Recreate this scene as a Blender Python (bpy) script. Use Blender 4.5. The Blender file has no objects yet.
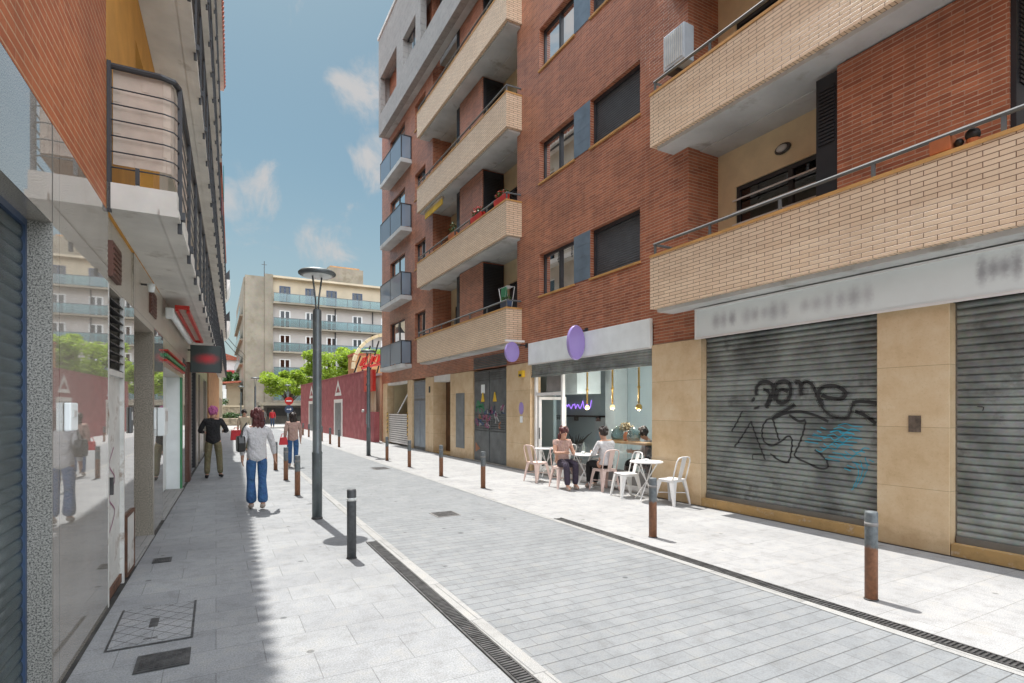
import bpy, bmesh, math, random
from mathutils import Vector, Matrix
random.seed(7)
R=math.radians; PI=math.pi
scene=bpy.context.scene; COL=scene.collection
PHI=R(1.4)                      # left-hand house line turns a little towards the street
def LW(x,y,z=0): return (x*math.cos(PHI)+y*math.sin(PHI), -x*math.sin(PHI)+y*math.cos(PHI), z)

# ------------------------------------------------------------------ materials
def new_mat(name):
    m=bpy.data.materials.new(name); m.use_nodes=True
    nt=m.node_tree; b=nt.nodes['Principled BSDF']
    return m,nt,b
def N(nt,t,**k):
    n=nt.nodes.new(t)
    for a,v in k.items():
        if a in n.inputs: n.inputs[a].default_value=v
        else: setattr(n,a,v)
    return n
def c4(c): return (c[0],c[1],c[2],1)
def noise(nt,coord,scale,detail=4,rough=.55):
    n=N(nt,'ShaderNodeTexNoise'); n.inputs['Scale'].default_value=scale
    n.inputs['Detail'].default_value=detail; n.inputs['Roughness'].default_value=rough
    nt.links.new(coord,n.inputs['Vector']); return n
def ramp(nt,fac,stops):
    r=N(nt,'ShaderNodeValToRGB'); e=r.color_ramp.elements
    while len(e)<len(stops): e.new(.5)
    for i,(p,c) in enumerate(stops): e[i].position=p; e[i].color=c4(c)
    nt.links.new(fac,r.inputs['Fac']); return r
def mixc(nt,fac,a,b,mode='MIX'):
    m=N(nt,'ShaderNodeMix',data_type='RGBA',blend_type=mode)
    for sock,v in ((m.inputs[0],fac),(m.inputs[6],a),(m.inputs[7],b)):
        if hasattr(v,'links'): nt.links.new(v,sock)
        else: sock.default_value=v if isinstance(v,float) else c4(v)
    return m.outputs[2]
def bump(nt,b,h,strength=.3,dist=.01):
    n=N(nt,'ShaderNodeBump'); n.inputs['Strength'].default_value=strength; n.inputs['Distance'].default_value=dist
    nt.links.new(h,n.inputs['Height']); nt.links.new(n.outputs[0],b.inputs['Normal'])
def tc(nt,out='Object'):
    return N(nt,'ShaderNodeTexCoord').outputs[out]
def M(name,col,rough=.6,metal=0,var=.12,scale=3.0,bmp=0,spec=.5,dirt=None,emit=None,bd=.01):
    m,nt,b=new_mat(name); co=tc(nt)
    n=noise(nt,co,scale); n2=noise(nt,co,scale*11,3)
    lo=[max(0,c*(1-var*1.6)) for c in col]; hi=[min(1,c*(1+var)) for c in col]
    r=ramp(nt,n.outputs['Fac'],[(.3,lo),(.7,hi)])
    out=mixc(nt,var*.8,r.outputs[0],n2.outputs['Color'],'SOFT_LIGHT')
    if dirt:
        nd=noise(nt,co,dirt[1],6,.65); rd=ramp(nt,nd.outputs['Fac'],[(dirt[2],(0,0,0)),(min(1,dirt[2]+.12),(1,1,1))])
        out=mixc(nt,rd.outputs[0],out,dirt[0])
    nt.links.new(out,b.inputs['Base Color'])
    b.inputs['Roughness'].default_value=rough; b.inputs['Metallic'].default_value=metal
    b.inputs['Specular IOR Level'].default_value=spec
    if bmp: bump(nt,b,n2.outputs['Fac'],bmp,bd)
    if emit: b.inputs['Emission Color'].default_value=c4(emit[0]); b.inputs['Emission Strength'].default_value=emit[1]
    return m
def bricks(name,c1,c2,mortar,w,h,mort,rough=.6,bias=0,var=.25,bmp=.5,off=.5,spec=.4,stain=None,fine=0,bed=None,streak=0,spots=0,patch=1.0,fc=1.0):
    m,nt,b=new_mat(name); uv=tc(nt,'UV')
    t=N(nt,'ShaderNodeTexBrick'); t.offset=off
    for k,v in (('Scale',1.0),('Mortar Size',mort),('Mortar Smooth',.15),('Bias',bias),('Brick Width',w),('Row Height',h)): t.inputs[k].default_value=v
    t.inputs['Color1'].default_value=c4(c1); t.inputs['Color2'].default_value=c4(c2); t.inputs['Mortar'].default_value=c4(mortar)
    nt.links.new(uv,t.inputs['Vector'])
    n=noise(nt,uv,1.1,5); n2=noise(nt,uv,40,3)
    r=ramp(nt,n.outputs['Fac'],[(.3,(1-var,)*3),(.7,(1,)*3)])
    col0=t.outputs['Color']
    if bed:                       # bed joints drawn stronger than the tight head joints
        t.inputs['Mortar'].default_value=c4([.6*a+.4*b_ for a,b_ in zip([(p+q)/2 for p,q in zip(c1,c2)],mortar)])
        sp=N(nt,'ShaderNodeSeparateXYZ'); nt.links.new(uv,sp.inputs[0])
        pp=N(nt,'ShaderNodeMath',operation='PINGPONG'); nt.links.new(sp.outputs[1],pp.inputs[0]); pp.inputs[1].default_value=h/2
        lm=N(nt,'ShaderNodeMapRange'); nt.links.new(pp.outputs[0],lm.inputs[0]); lm.inputs[1].default_value=mort*bed; lm.inputs[2].default_value=mort*bed*1.5; lm.inputs[3].default_value=1; lm.inputs[4].default_value=0
        col0=mixc(nt,lm.outputs[0],col0,mortar)
    # every brick a little different, in patches
    wn=noise(nt,uv,5,6,.75); rw=ramp(nt,wn.outputs['Fac'],[(.32,(.80,.78,.76)),(.5,(1,1,1)),(.68,(1.10,1.06,1.0))])
    col0=mixc(nt,patch,col0,rw.outputs[0],'MULTIPLY')
    out=mixc(nt,1.0,col0,r.outputs[0],'MULTIPLY')
    if streak:
        mp=N(nt,'ShaderNodeMapping'); nt.links.new(uv,mp.inputs[0]); mp.inputs['Scale'].default_value=(2.2,.16,1)
        ns=noise(nt,mp.outputs[0],2.0,6,.65); rs_=ramp(nt,ns.outputs['Fac'],[(.36,(1-streak,)*3),(.56,(1,)*3)]); out=mixc(nt,1.0,out,rs_.outputs[0],'MULTIPLY')
    if spots:
        vo=N(nt,'ShaderNodeTexVoronoi'); vo.inputs['Scale'].default_value=2.3; nt.links.new(uv,vo.inputs['Vector'])
        rv=ramp(nt,vo.outputs['Distance'],[(.05,(spots,)*3),(.075,(1,)*3)]); out=mixc(nt,1.0,out,rv.outputs[0],'MULTIPLY')
        v2=N(nt,'ShaderNodeTexVoronoi'); v2.inputs['Scale'].default_value=.9; nt.links.new(uv,v2.inputs['Vector'])
        r2_=ramp(nt,v2.outputs['Distance'],[(.03,(spots*.8,)*3),(.05,(1,)*3)]); out=mixc(nt,1.0,out,r2_.outputs[0],'MULTIPLY')
    if fine:
        n3=noise(nt,uv,fine,2,.8); r3=ramp(nt,n3.outputs['Fac'],[(.35,(.62,)*3),(.62,(1.12,)*3)])
        out=mixc(nt,fc,out,r3.outputs[0],'MULTIPLY')
    if stain:
        n4=noise(nt,uv,stain[1],6,.7); r4=ramp(nt,n4.outputs['Fac'],[(stain[2],(0,0,0)),(stain[2]+.15,(stain[3],)*3)])
        out=mixc(nt,r4.outputs[0],out,stain[0])
    nt.links.new(out,b.inputs['Base Color']); b.inputs['Roughness'].default_value=rough
    b.inputs['Specular IOR Level'].default_value=spec
    inv=N(nt,'ShaderNodeMath',operation='SUBTRACT'); inv.inputs[0].default_value=1.0; nt.links.new(t.outputs['Fac'],inv.inputs[1])
    add=N(nt,'ShaderNodeMath',operation='MULTIPLY_ADD'); nt.links.new(n2.outputs['Fac'],add.inputs[0]); add.inputs[1].default_value=.25
    nt.links.new(inv.outputs[0],add.inputs[2]); bump(nt,b,add.outputs[0],bmp,.006)
    return m
def granite(name,col,dark,rough,scale=120,spec=.5,joint=None,coat=0):
    m,nt,b=new_mat(name); uv=tc(nt,'UV')
    v=noise(nt,uv,scale,2,.9); r=ramp(nt,v.outputs['Fac'],[(.42,dark),(.5,col),(.6,[min(1,c*1.25) for c in col])])
    n=noise(nt,uv,.9,4); r2=ramp(nt,n.outputs['Fac'],[(.3,(.8,.8,.78)),(.7,(1,1,1))])
    out=mixc(nt,1.0,r.outputs[0],r2.outputs[0],'MULTIPLY')
    if joint:
        t=N(nt,'ShaderNodeTexBrick'); t.offset=0
        for k,vv in (('Scale',1.0),('Mortar Size',.006),('Brick Width',joint[0]),('Row Height',joint[1])): t.inputs[k].default_value=vv
        nt.links.new(uv,t.inputs['Vector'])
        out=mixc(nt,t.outputs['Fac'],out,[c*.5 for c in col])
    nt.links.new(out,b.inputs['Base Color']); b.inputs['Roughness'].default_value=rough; b.inputs['Specular IOR Level'].default_value=spec
    if coat: b.inputs['Coat Weight'].default_value=coat; b.inputs['Coat Roughness'].default_value=.012
    return m
def glass(name,tint=(1,1,1),refl=.12,opac=0.0,rough=.02):
    m,nt,b=new_mat(name); nt.nodes.remove(b); o=nt.nodes['Material Output']
    tr=N(nt,'ShaderNodeBsdfTransparent'); tr.inputs[0].default_value=c4(tint)
    gl=N(nt,'ShaderNodeBsdfGlossy'); gl.inputs['Roughness'].default_value=rough
    lw=N(nt,'ShaderNodeFresnel'); lw.inputs[0].default_value=1.5
    ma=N(nt,'ShaderNodeMath',operation='MULTIPLY_ADD'); nt.links.new(lw.outputs[0],ma.inputs[0]); ma.inputs[1].default_value=1.0; ma.inputs[2].default_value=refl-.04
    mx=N(nt,'ShaderNodeMixShader'); nt.links.new(ma.outputs[0],mx.inputs[0]); nt.links.new(tr.outputs[0],mx.inputs[1]); nt.links.new(gl.outputs[0],mx.inputs[2])
    last=mx
    if opac:
        df=N(nt,'ShaderNodeBsdfDiffuse'); df.inputs[0].default_value=c4([c*.8 for c in tint])
        m2=N(nt,'ShaderNodeMixShader'); m2.inputs[0].default_value=opac; nt.links.new(mx.outputs[0],m2.inputs[1]); nt.links.new(df.outputs[0],m2.inputs[2]); last=m2
    nt.links.new(last.outputs[0],o.inputs['Surface']); return m
def smudges(name,base,blobs,rough=.4):
    """sign face with soft illegible marks; blobs=(u,v,ru,rv,strength,colour) in UV metres"""
    m,nt,b=new_mat(name); uv=tc(nt,'UV'); sx=N(nt,'ShaderNodeSeparateXYZ'); 
    nz=noise(nt,uv,22,3); ad=N(nt,'ShaderNodeVectorMath',operation='MULTIPLY_ADD'); nt.links.new(nz.outputs['Color'],ad.inputs[0]); ad.inputs[1].default_value=(.08,.08,0); nt.links.new(uv,ad.inputs[2])
    nt.links.new(ad.outputs[0],sx.inputs[0])
    n0=noise(nt,uv,1.5,4); out=ramp(nt,n0.outputs['Fac'],[(.3,[c*.93 for c in base]),(.7,base)]).outputs[0]
    for (u,v,ru,rv,st,c) in blobs:
        d=N(nt,'ShaderNodeVectorMath',operation='SUBTRACT'); nt.links.new(ad.outputs[0],d.inputs[0]); d.inputs[1].default_value=(u+.04,v+.04,0)
        s=N(nt,'ShaderNodeVectorMath',operation='MULTIPLY'); nt.links.new(d.outputs[0],s.inputs[0]); s.inputs[1].default_value=(1/ru,1/rv,0)
        l=N(nt,'ShaderNodeVectorMath',operation='LENGTH'); nt.links.new(s.outputs[0],l.inputs[0])
        mr=N(nt,'ShaderNodeMapRange',interpolation_type='SMOOTHSTEP'); nt.links.new(l.outputs[1],mr.inputs[0])
        mr.inputs[1].default_value=1.35; mr.inputs[2].default_value=.0; mr.inputs[3].default_value=0; mr.inputs[4].default_value=st
        out=mixc(nt,mr.outputs[0],out,c)
    nt.links.new(out,b.inputs['Base Color']); b.inputs['Roughness'].default_value=rough; return m

MT={}
MT['brick_red']=bricks('brick_red',(.56,.195,.098),(.36,.11,.058),(.60,.45,.33),.25,.058,.006,rough=.36,var=.28,spec=.5,bed=.62,streak=.15,patch=.7)
MT['brick_cream']=bricks('brick_cream',(.83,.645,.465),(.75,.56,.39),(.19,.105,.06),.27,.0585,.0048,rough=.40,var=.07,patch=.4)
MT['brick_left']=bricks('brick_left',(.50,.155,.06),(.41,.115,.045),(.56,.34,.20),.25,.062,.006,rough=.6,var=.25,bed=.7)
MT['ochre_tile']=M('ochre_tile',(.55,.30,.10),.5)
def tanstone():
    m,nt,b=new_mat('tan_stone'); uv=tc(nt,'UV')
    n=noise(nt,uv,2.2,9,.68); r=ramp(nt,n.outputs['Fac'],[(.28,(.56,.39,.215)),(.46,(.67,.495,.30)),(.6,(.72,.56,.365)),(.76,(.76,.63,.45))])
    n2=noise(nt,uv,38,4,.75); r2=ramp(nt,n2.outputs['Fac'],[(.28,(.80,.77,.72)),(.44,(1,1,1))]); out=mixc(nt,1.0,r.outputs[0],r2.outputs[0],'MULTIPLY')
    t=N(nt,'ShaderNodeTexBrick'); t.offset=0
    for k,v in (('Scale',1.0),('Mortar Size',.003),('Brick Width',4.0),('Row Height',.74),('Mortar Smooth',.3)): t.inputs[k].default_value=v
    nt.links.new(uv,t.inputs['Vector']); t.inputs['Color1'].default_value=(1,1,1,1); t.inputs['Color2'].default_value=(.88,.87,.85,1); t.inputs['Mortar'].default_value=(.5,.45,.4,1)
    out=mixc(nt,1.0,out,t.outputs['Color'],'MULTIPLY')
    sp=N(nt,'ShaderNodeSeparateXYZ'); nt.links.new(uv,sp.inputs[0]); n3=noise(nt,uv,4.5,6,.7)
    ad=N(nt,'ShaderNodeMath',operation='MULTIPLY_ADD'); nt.links.new(n3.outputs['Fac'],ad.inputs[0]); ad.inputs[1].default_value=-.55; nt.links.new(sp.outputs[1],ad.inputs[2])
    r3=ramp(nt,ad.outputs[0],[(.0,(.80,.77,.72)),(.12,(1,1,1))]); r3.color_ramp.elements[0].position=0.0
    md=N(nt,'ShaderNodeMath',operation='ADD'); nt.links.new(ad.outputs[0],md.inputs[0]); md.inputs[1].default_value=.13; nt.links.new(md.outputs[0],r3.inputs['Fac'])
    out=mixc(nt,1.0,out,r3.outputs[0],'MULTIPLY')
    nt.links.new(out,b.inputs['Base Color']); b.inputs['Roughness'].default_value=.5; bump(nt,b,n2.outputs['Fac'],.15,.004); return m
MT['tan_stone']=tanstone()
MT['worn_stone']=bricks('worn_stone',(.56,.36,.15),(.5,.32,.13),(.36,.25,.14),3.0,.4,.004,rough=.7,var=.3,bmp=.3,off=0,stain=((.55,.5,.45),7,.56,.8))
MT['cream_paint']=M('cream_paint',(.74,.62,.40),.8,var=.06)
MT['slab_grey']=M('slab_grey',(.56,.57,.56),.8,var=.12,scale=1.2,dirt=((.38,.37,.34),1.9,.58))
MT['pale_tile']=bricks('pale_tile',(.37,.36,.345),(.34,.33,.315),(.25,.245,.235),.5,.25,.006,rough=.5,var=.12,bmp=.1)
MT['dark_metal']=M('dark_metal',(.035,.037,.042),.4,var=.2)
MT['rail_metal']=M('rail_metal',(.13,.14,.145),.62,.0,var=.1,spec=.3)
MT['blue_metal']=M('blue_metal',(.19,.25,.31),.35,.3,var=.12)
MT['shutter']=M('shutter',(.25,.27,.255),.5,.25,var=.35,scale=1.6,dirt=((.13,.135,.13),2.4,.56))
MT['shutter_left']=M('shutter_left',(.085,.115,.125),.25,.5,var=.2)
MT['black_louvre']=M('black_louvre',(.02,.021,.025),.45)
MT['roll_blind']=M('roll_blind',(.085,.09,.098),.4,.2)
MT['grey_door']=M('grey_door',(.20,.225,.24),.45,.3,var=.15)
MT['mural_door']=M('mural_door',(.13,.145,.15),.5,.2,var=.2)
MT['white_panel']=M('white_panel',(.84,.89,.89),.45,var=.05)
MT['white_paint']=M('white_paint',(.80,.80,.78),.5,var=.06)
MT['white_metal']=M('white_metal',(.80,.79,.77),.35,var=.05)
MT['pink_metal']=M('pink_metal',(.78,.60,.54),.4,var=.06)
MT['wood_dark']=M('wood_dark',(.12,.05,.02),.5,var=.3)
MT['wood_light']=M('wood_light',(.50,.30,.13),.5,var=.25)
MT['brown_metal']=M('brown_metal',(.11,.045,.03),.5)
MT['gold']=M('gold',(.62,.40,.12),.3,.9,var=.05)
MT['bulb']=M('bulb',(.9,.6,.2),.2,emit=((1,.62,.18),1.6))
MT['neon']=M('neon',(.5,.2,.9),.3,emit=((.42,.2,1),1.1))
MT['cafe_wall']=M('cafe_wall',(.40,.50,.535),.8,var=.06,scale=1)
MT['cafe_pale']=M('cafe_pale',(.58,.66,.68),.8,var=.05)
MT['cafe_floor']=M('cafe_floor',(.35,.33,.3),.5)
MT['dark_room']=M('dark_room',(.05,.05,.05),.9)
MT['curtain']=M('curtain',(.6,.6,.58),.9,var=.2,scale=8)
MT['glass']=glass('glass',(.93,.97,.97),.13)
MT['window_glass']=glass('window_glass',(.24,.27,.29),.10)
MT['blue_glass']=glass('blue_glass',(.48,.60,.72),.14,.5,.05)
MT['pale_glass']=glass('pale_glass',(.44,.62,.64),.12,.22,.1)
MT['polished']=granite('polished',(.40,.37,.325),(.25,.235,.215),.025,150,.6,(1.55,3.45),coat=.6)
MT['speckle']=granite('speckle',(.34,.335,.31),(.07,.07,.07),.35,105)
MT['speckle_dark']=granite('speckle_dark',(.36,.33,.275),(.10,.09,.075),.3,85)
MT['granite_cream']=granite('granite_cream',(.50,.455,.385),(.36,.32,.27),.3,60,.5,(1.2,.7))
MT['paint_white_slab']=M('paint_white_slab',(.66,.64,.59),.8,var=.1,scale=2,dirt=((.45,.42,.37),3,.6))
MT['beige_wall']=M('beige_wall',(.56,.51,.42),.85,var=.1,scale=1.5,bmp=.2)
MT['ochre_wall']=M('ochre_wall',(.60,.30,.06),.85,var=.08)
MT['fabric']=M('fabric',(.55,.46,.385),1.0,var=.1,scale=5)
MT['roof_tile']=M('roof_tile',(.42,.12,.07),.7,var=.25,scale=6)
MT['red_paint']=M('red_paint',(.55,.03,.02),.4)
MT['green_paint']=M('green_paint',(.06,.28,.12),.5)
MT['rust']=M('rust',(.11,.052,.03),.85,var=.45,scale=9,bmp=.3)
MT['worn_white']=M('worn_white',(.58,.58,.55),.5,var=.12,scale=4,dirt=((.24,.18,.14),4,.53))
MT['concrete']=M('concrete',(.285,.25,.195),.9,var=.2,scale=.35,bmp=.3,dirt=((.21,.18,.13),.8,.54))
MT['concrete_dark']=M('concrete_dark',(.16,.15,.135),.9,var=.2)
MT['cream_facade']=M('cream_facade',(.54,.455,.33),.85,var=.1,scale=.5)
MT['pink_facade']=M('pink_facade',(.50,.46,.425),.85,var=.08,scale=.5)
MT['pink_wall']=M('pink_wall',(.36,.105,.115),.85,var=.15,scale=2.2,bmp=.3,dirt=((.42,.155,.16),1.6,.52))
MT['orange_wall']=M('orange_wall',(.50,.27,.12),.85,var=.2)
MT['rock']=M('rock',(.36,.30,.22),.9,var=.4,scale=3,bmp=1)
MT['ball_trim']=M('ball_trim',(.75,.68,.45),.5)
MT['blue_paint']=M('blue_paint',(.045,.075,.14),.4)
MT['yellow_paint']=M('yellow_paint',(.75,.48,.03),.5)
MT['black']=M('black',(.012,.012,.012),.5)
MT['spray_black']=M('spray_black',(.022,.022,.022),.6)
def softspray():
    m,nt,b=new_mat('spray_soft'); nt.nodes.remove(b); o=nt.nodes['Material Output']; tr=N(nt,'ShaderNodeBsdfTransparent'); df=N(nt,'ShaderNodeBsdfDiffuse'); df.inputs[0].default_value=(.03,.03,.03,1)
    mx=N(nt,'ShaderNodeMixShader'); n=noise(nt,tc(nt),60,3,.8); r=ramp(nt,n.outputs['Fac'],[(.4,(.05,.05,.05)),(.62,(.6,.6,.6))]); nt.links.new(r.outputs[0],mx.inputs[0]); nt.links.new(tr.outputs[0],mx.inputs[1]); nt.links.new(df.outputs[0],mx.inputs[2]); nt.links.new(mx.outputs[0],o.inputs['Surface']); return m
MT['spray_soft']=softspray()
MT['spray_blue']=M('spray_blue',(.05,.36,.50),.6)
MT['lilac']=smudges('lilac',(.33,.24,.58),[(0,0,.25,.3,.5,(.42,.33,.66))])
def leafmat(name,col):
    m,nt,b=new_mat(name); o=nt.nodes['Material Output']; n=noise(nt,tc(nt),2.6,5,.8)
    r=ramp(nt,n.outputs['Fac'],[(.36,[c*.28 for c in col]),(.5,[c*.8 for c in col]),(.64,[min(1,c*1.25) for c in col])]); nt.links.new(r.outputs[0],b.inputs['Base Color']); b.inputs['Roughness'].default_value=.45
    tl=N(nt,'ShaderNodeBsdfTranslucent'); tl.inputs[0].default_value=c4([min(1,c*1.5) for c in col]); mx=N(nt,'ShaderNodeMixShader'); mx.inputs[0].default_value=.45
    nt.links.new(b.outputs[0],mx.inputs[1]); nt.links.new(tl.outputs[0],mx.inputs[2]); nt.links.new(mx.outputs[0],o.inputs['Surface']); return m
MT['leaf_lime']=leafmat('leaf_lime',(.26,.36,.04))
MT['leaf_green']=M('leaf_green',(.06,.13,.025),.55,var=.5,scale=2)
MT['bark']=M('bark',(.12,.085,.06),.9,var=.3,bmp=.6)
MT['terracotta']=M('terracotta',(.45,.15,.06),.8)
MT['lamp_grey']=M('lamp_grey',(.13,.15,.155),.45,.4,var=.2,dirt=((.23,.24,.235),6,.62))
MT['lamp_lens']=M('lamp_lens',(.62,.64,.62),.3)
MT['iron']=M('iron',(.085,.083,.082),.6,.4,var=.35,scale=12)
MT['iron_rust']=M('iron_rust',(.16,.12,.09),.7,.2,var=.35,scale=12)
MT['skin']=M('skin',(.52,.29,.20),.5,var=.05)
MT['hair_dark']=M('hair_dark',(.025,.015,.012),.5)
MT['hair_red']=M('hair_red',(.09,.02,.02),.5)
MT['cap_pink']=M('cap_pink',(.42,.11,.26),.7)
MT['denim']=M('denim',(.045,.13,.30),.85,var=.35,scale=1.3,bmp=.9,bd=.05)
MT['white_cloth']=M('white_cloth',(.62,.61,.62),.9,var=.08,scale=1.3,bmp=.9,bd=.05)
MT['black_cloth']=M('black_cloth',(.018,.018,.02),.85,var=.2,scale=1.3,bmp=.9,bd=.05)
MT['khaki']=M('khaki',(.17,.15,.085),.85,var=.25,scale=1.3,bmp=.9,bd=.05)
MT['salmon_cloth']=M('salmon_cloth',(.50,.33,.28),.85,var=.15,scale=1.3,bmp=.9,bd=.05)
MT['purple_cloth']=M('purple_cloth',(.045,.034,.055),.85,var=.2,scale=1.3,bmp=.9,bd=.05)
MT['leather']=M('leather',(.015,.014,.014),.3)
MT['red_bag']=M('red_bag',(.55,.02,.03),.4)
MT['shoe_pale']=M('shoe_pale',(.4,.33,.28),.6)
MT['red_flower']=M('red_flower',(.6,.02,.02),.6)
MT['teal_cloth']=M('teal_cloth',(.03,.25,.26),.8)
MT['bottle_glass']=M('bottle_glass',(.25,.30,.27),.08,spec=.7)
MT['dry']=M('dry',(.33,.27,.16),.9,var=.3)
MT['tan_edge']=M('tan_edge',(.16,.15,.13),.6)
MT['ac_metal']=M('ac_metal',(.52,.58,.63),.4,var=.08)
MT['graphite']=M('graphite',(.24,.23,.22),.8)
# bollard: dark coat above, rust below, ragged border
def bollard_mat(name,low,cut):
    m,nt,b=new_mat(name); co=tc(nt); sx=N(nt,'ShaderNodeSeparateXYZ'); nt.links.new(co,sx.inputs[0])
    n=noise(nt,co,14,5,.7); ad=N(nt,'ShaderNodeMath',operation='MULTIPLY_ADD'); nt.links.new(n.outputs['Fac'],ad.inputs[0]); ad.inputs[1].default_value=.12; nt.links.new(sx.outputs[2],ad.inputs[2])
    r=ramp(nt,ad.outputs[0],[(cut,low),(cut+.02,(.15,.17,.178) if cut>.2 else (.075,.08,.084))]); n2=noise(nt,co,25,4,.7); r2=ramp(nt,n2.outputs['Fac'],[(.3,(.6,.6,.6)),(.7,(1.15,1.15,1.15))])
    nt.links.new(mixc(nt,1.0,r.outputs[0],r2.outputs[0],'MULTIPLY'),b.inputs['Base Color']); b.inputs['Roughness'].default_value=.55; return m
MT['bollard_rust']=bollard_mat('bollard_rust',(.25,.11,.055),.52)
MT['bollard_dark']=bollard_mat('bollard_dark',(.045,.042,.04),.05)
# hazard stripes
def stripes(name):
    m,nt,b=new_mat(name); co=tc(nt); w=N(nt,'ShaderNodeTexWave',wave_type='BANDS',bands_direction='DIAGONAL'); w.inputs['Scale'].default_value=3.2
    nt.links.new(co,w.inputs['Vector']); r=ramp(nt,w.outputs['Fac'],[(.48,(.015,.015,.015)),(.52,(.7,.42,.02))]); nt.links.new(r.outputs[0],b.inputs['Base Color']); return m
MT['hazard']=stripes('hazard')
# paving
MT['road']=bricks('road_pavers',(.245,.257,.265),(.215,.228,.238),(.105,.108,.11),.24,.14,.004,rough=.75,var=.16,bmp=.5,fine=75,fc=.4,stain=((.20,.20,.20),1.1,.57,.5),bed=.9,spots=.45)
MT['pave_right']=bricks('pave_right',(.38,.38,.38),(.35,.35,.35),(.235,.23,.22),.62,.42,.003,spots=.55,fc=.8,rough=.8,var=.16,bmp=.25,fine=110,stain=((.25,.235,.21),1.6,.60,.5))
MT['pave_left']=bricks('pave_left',(.325,.335,.342),(.285,.295,.306),(.20,.205,.21),.60,.40,.0035,spots=.5,fc=.8,rough=.78,var=.2,bmp=.3,fine=85,stain=((.22,.22,.22),2.2,.58,.5))
MT['kerb']=bricks('kerb',(.37,.37,.36),(.34,.34,.33),(.2,.2,.2),.12,1.0,.005,rough=.8,var=.12,bmp=.2,fine=140)
MT['plaza']=bricks('plaza',(.37,.365,.35),(.34,.33,.32),(.25,.24,.23),.8,.6,.005,rough=.8,var=.15,bmp=.2)
MT['earth']=M('earth',(.20,.175,.135),.95,var=.25,scale=.3)

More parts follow.
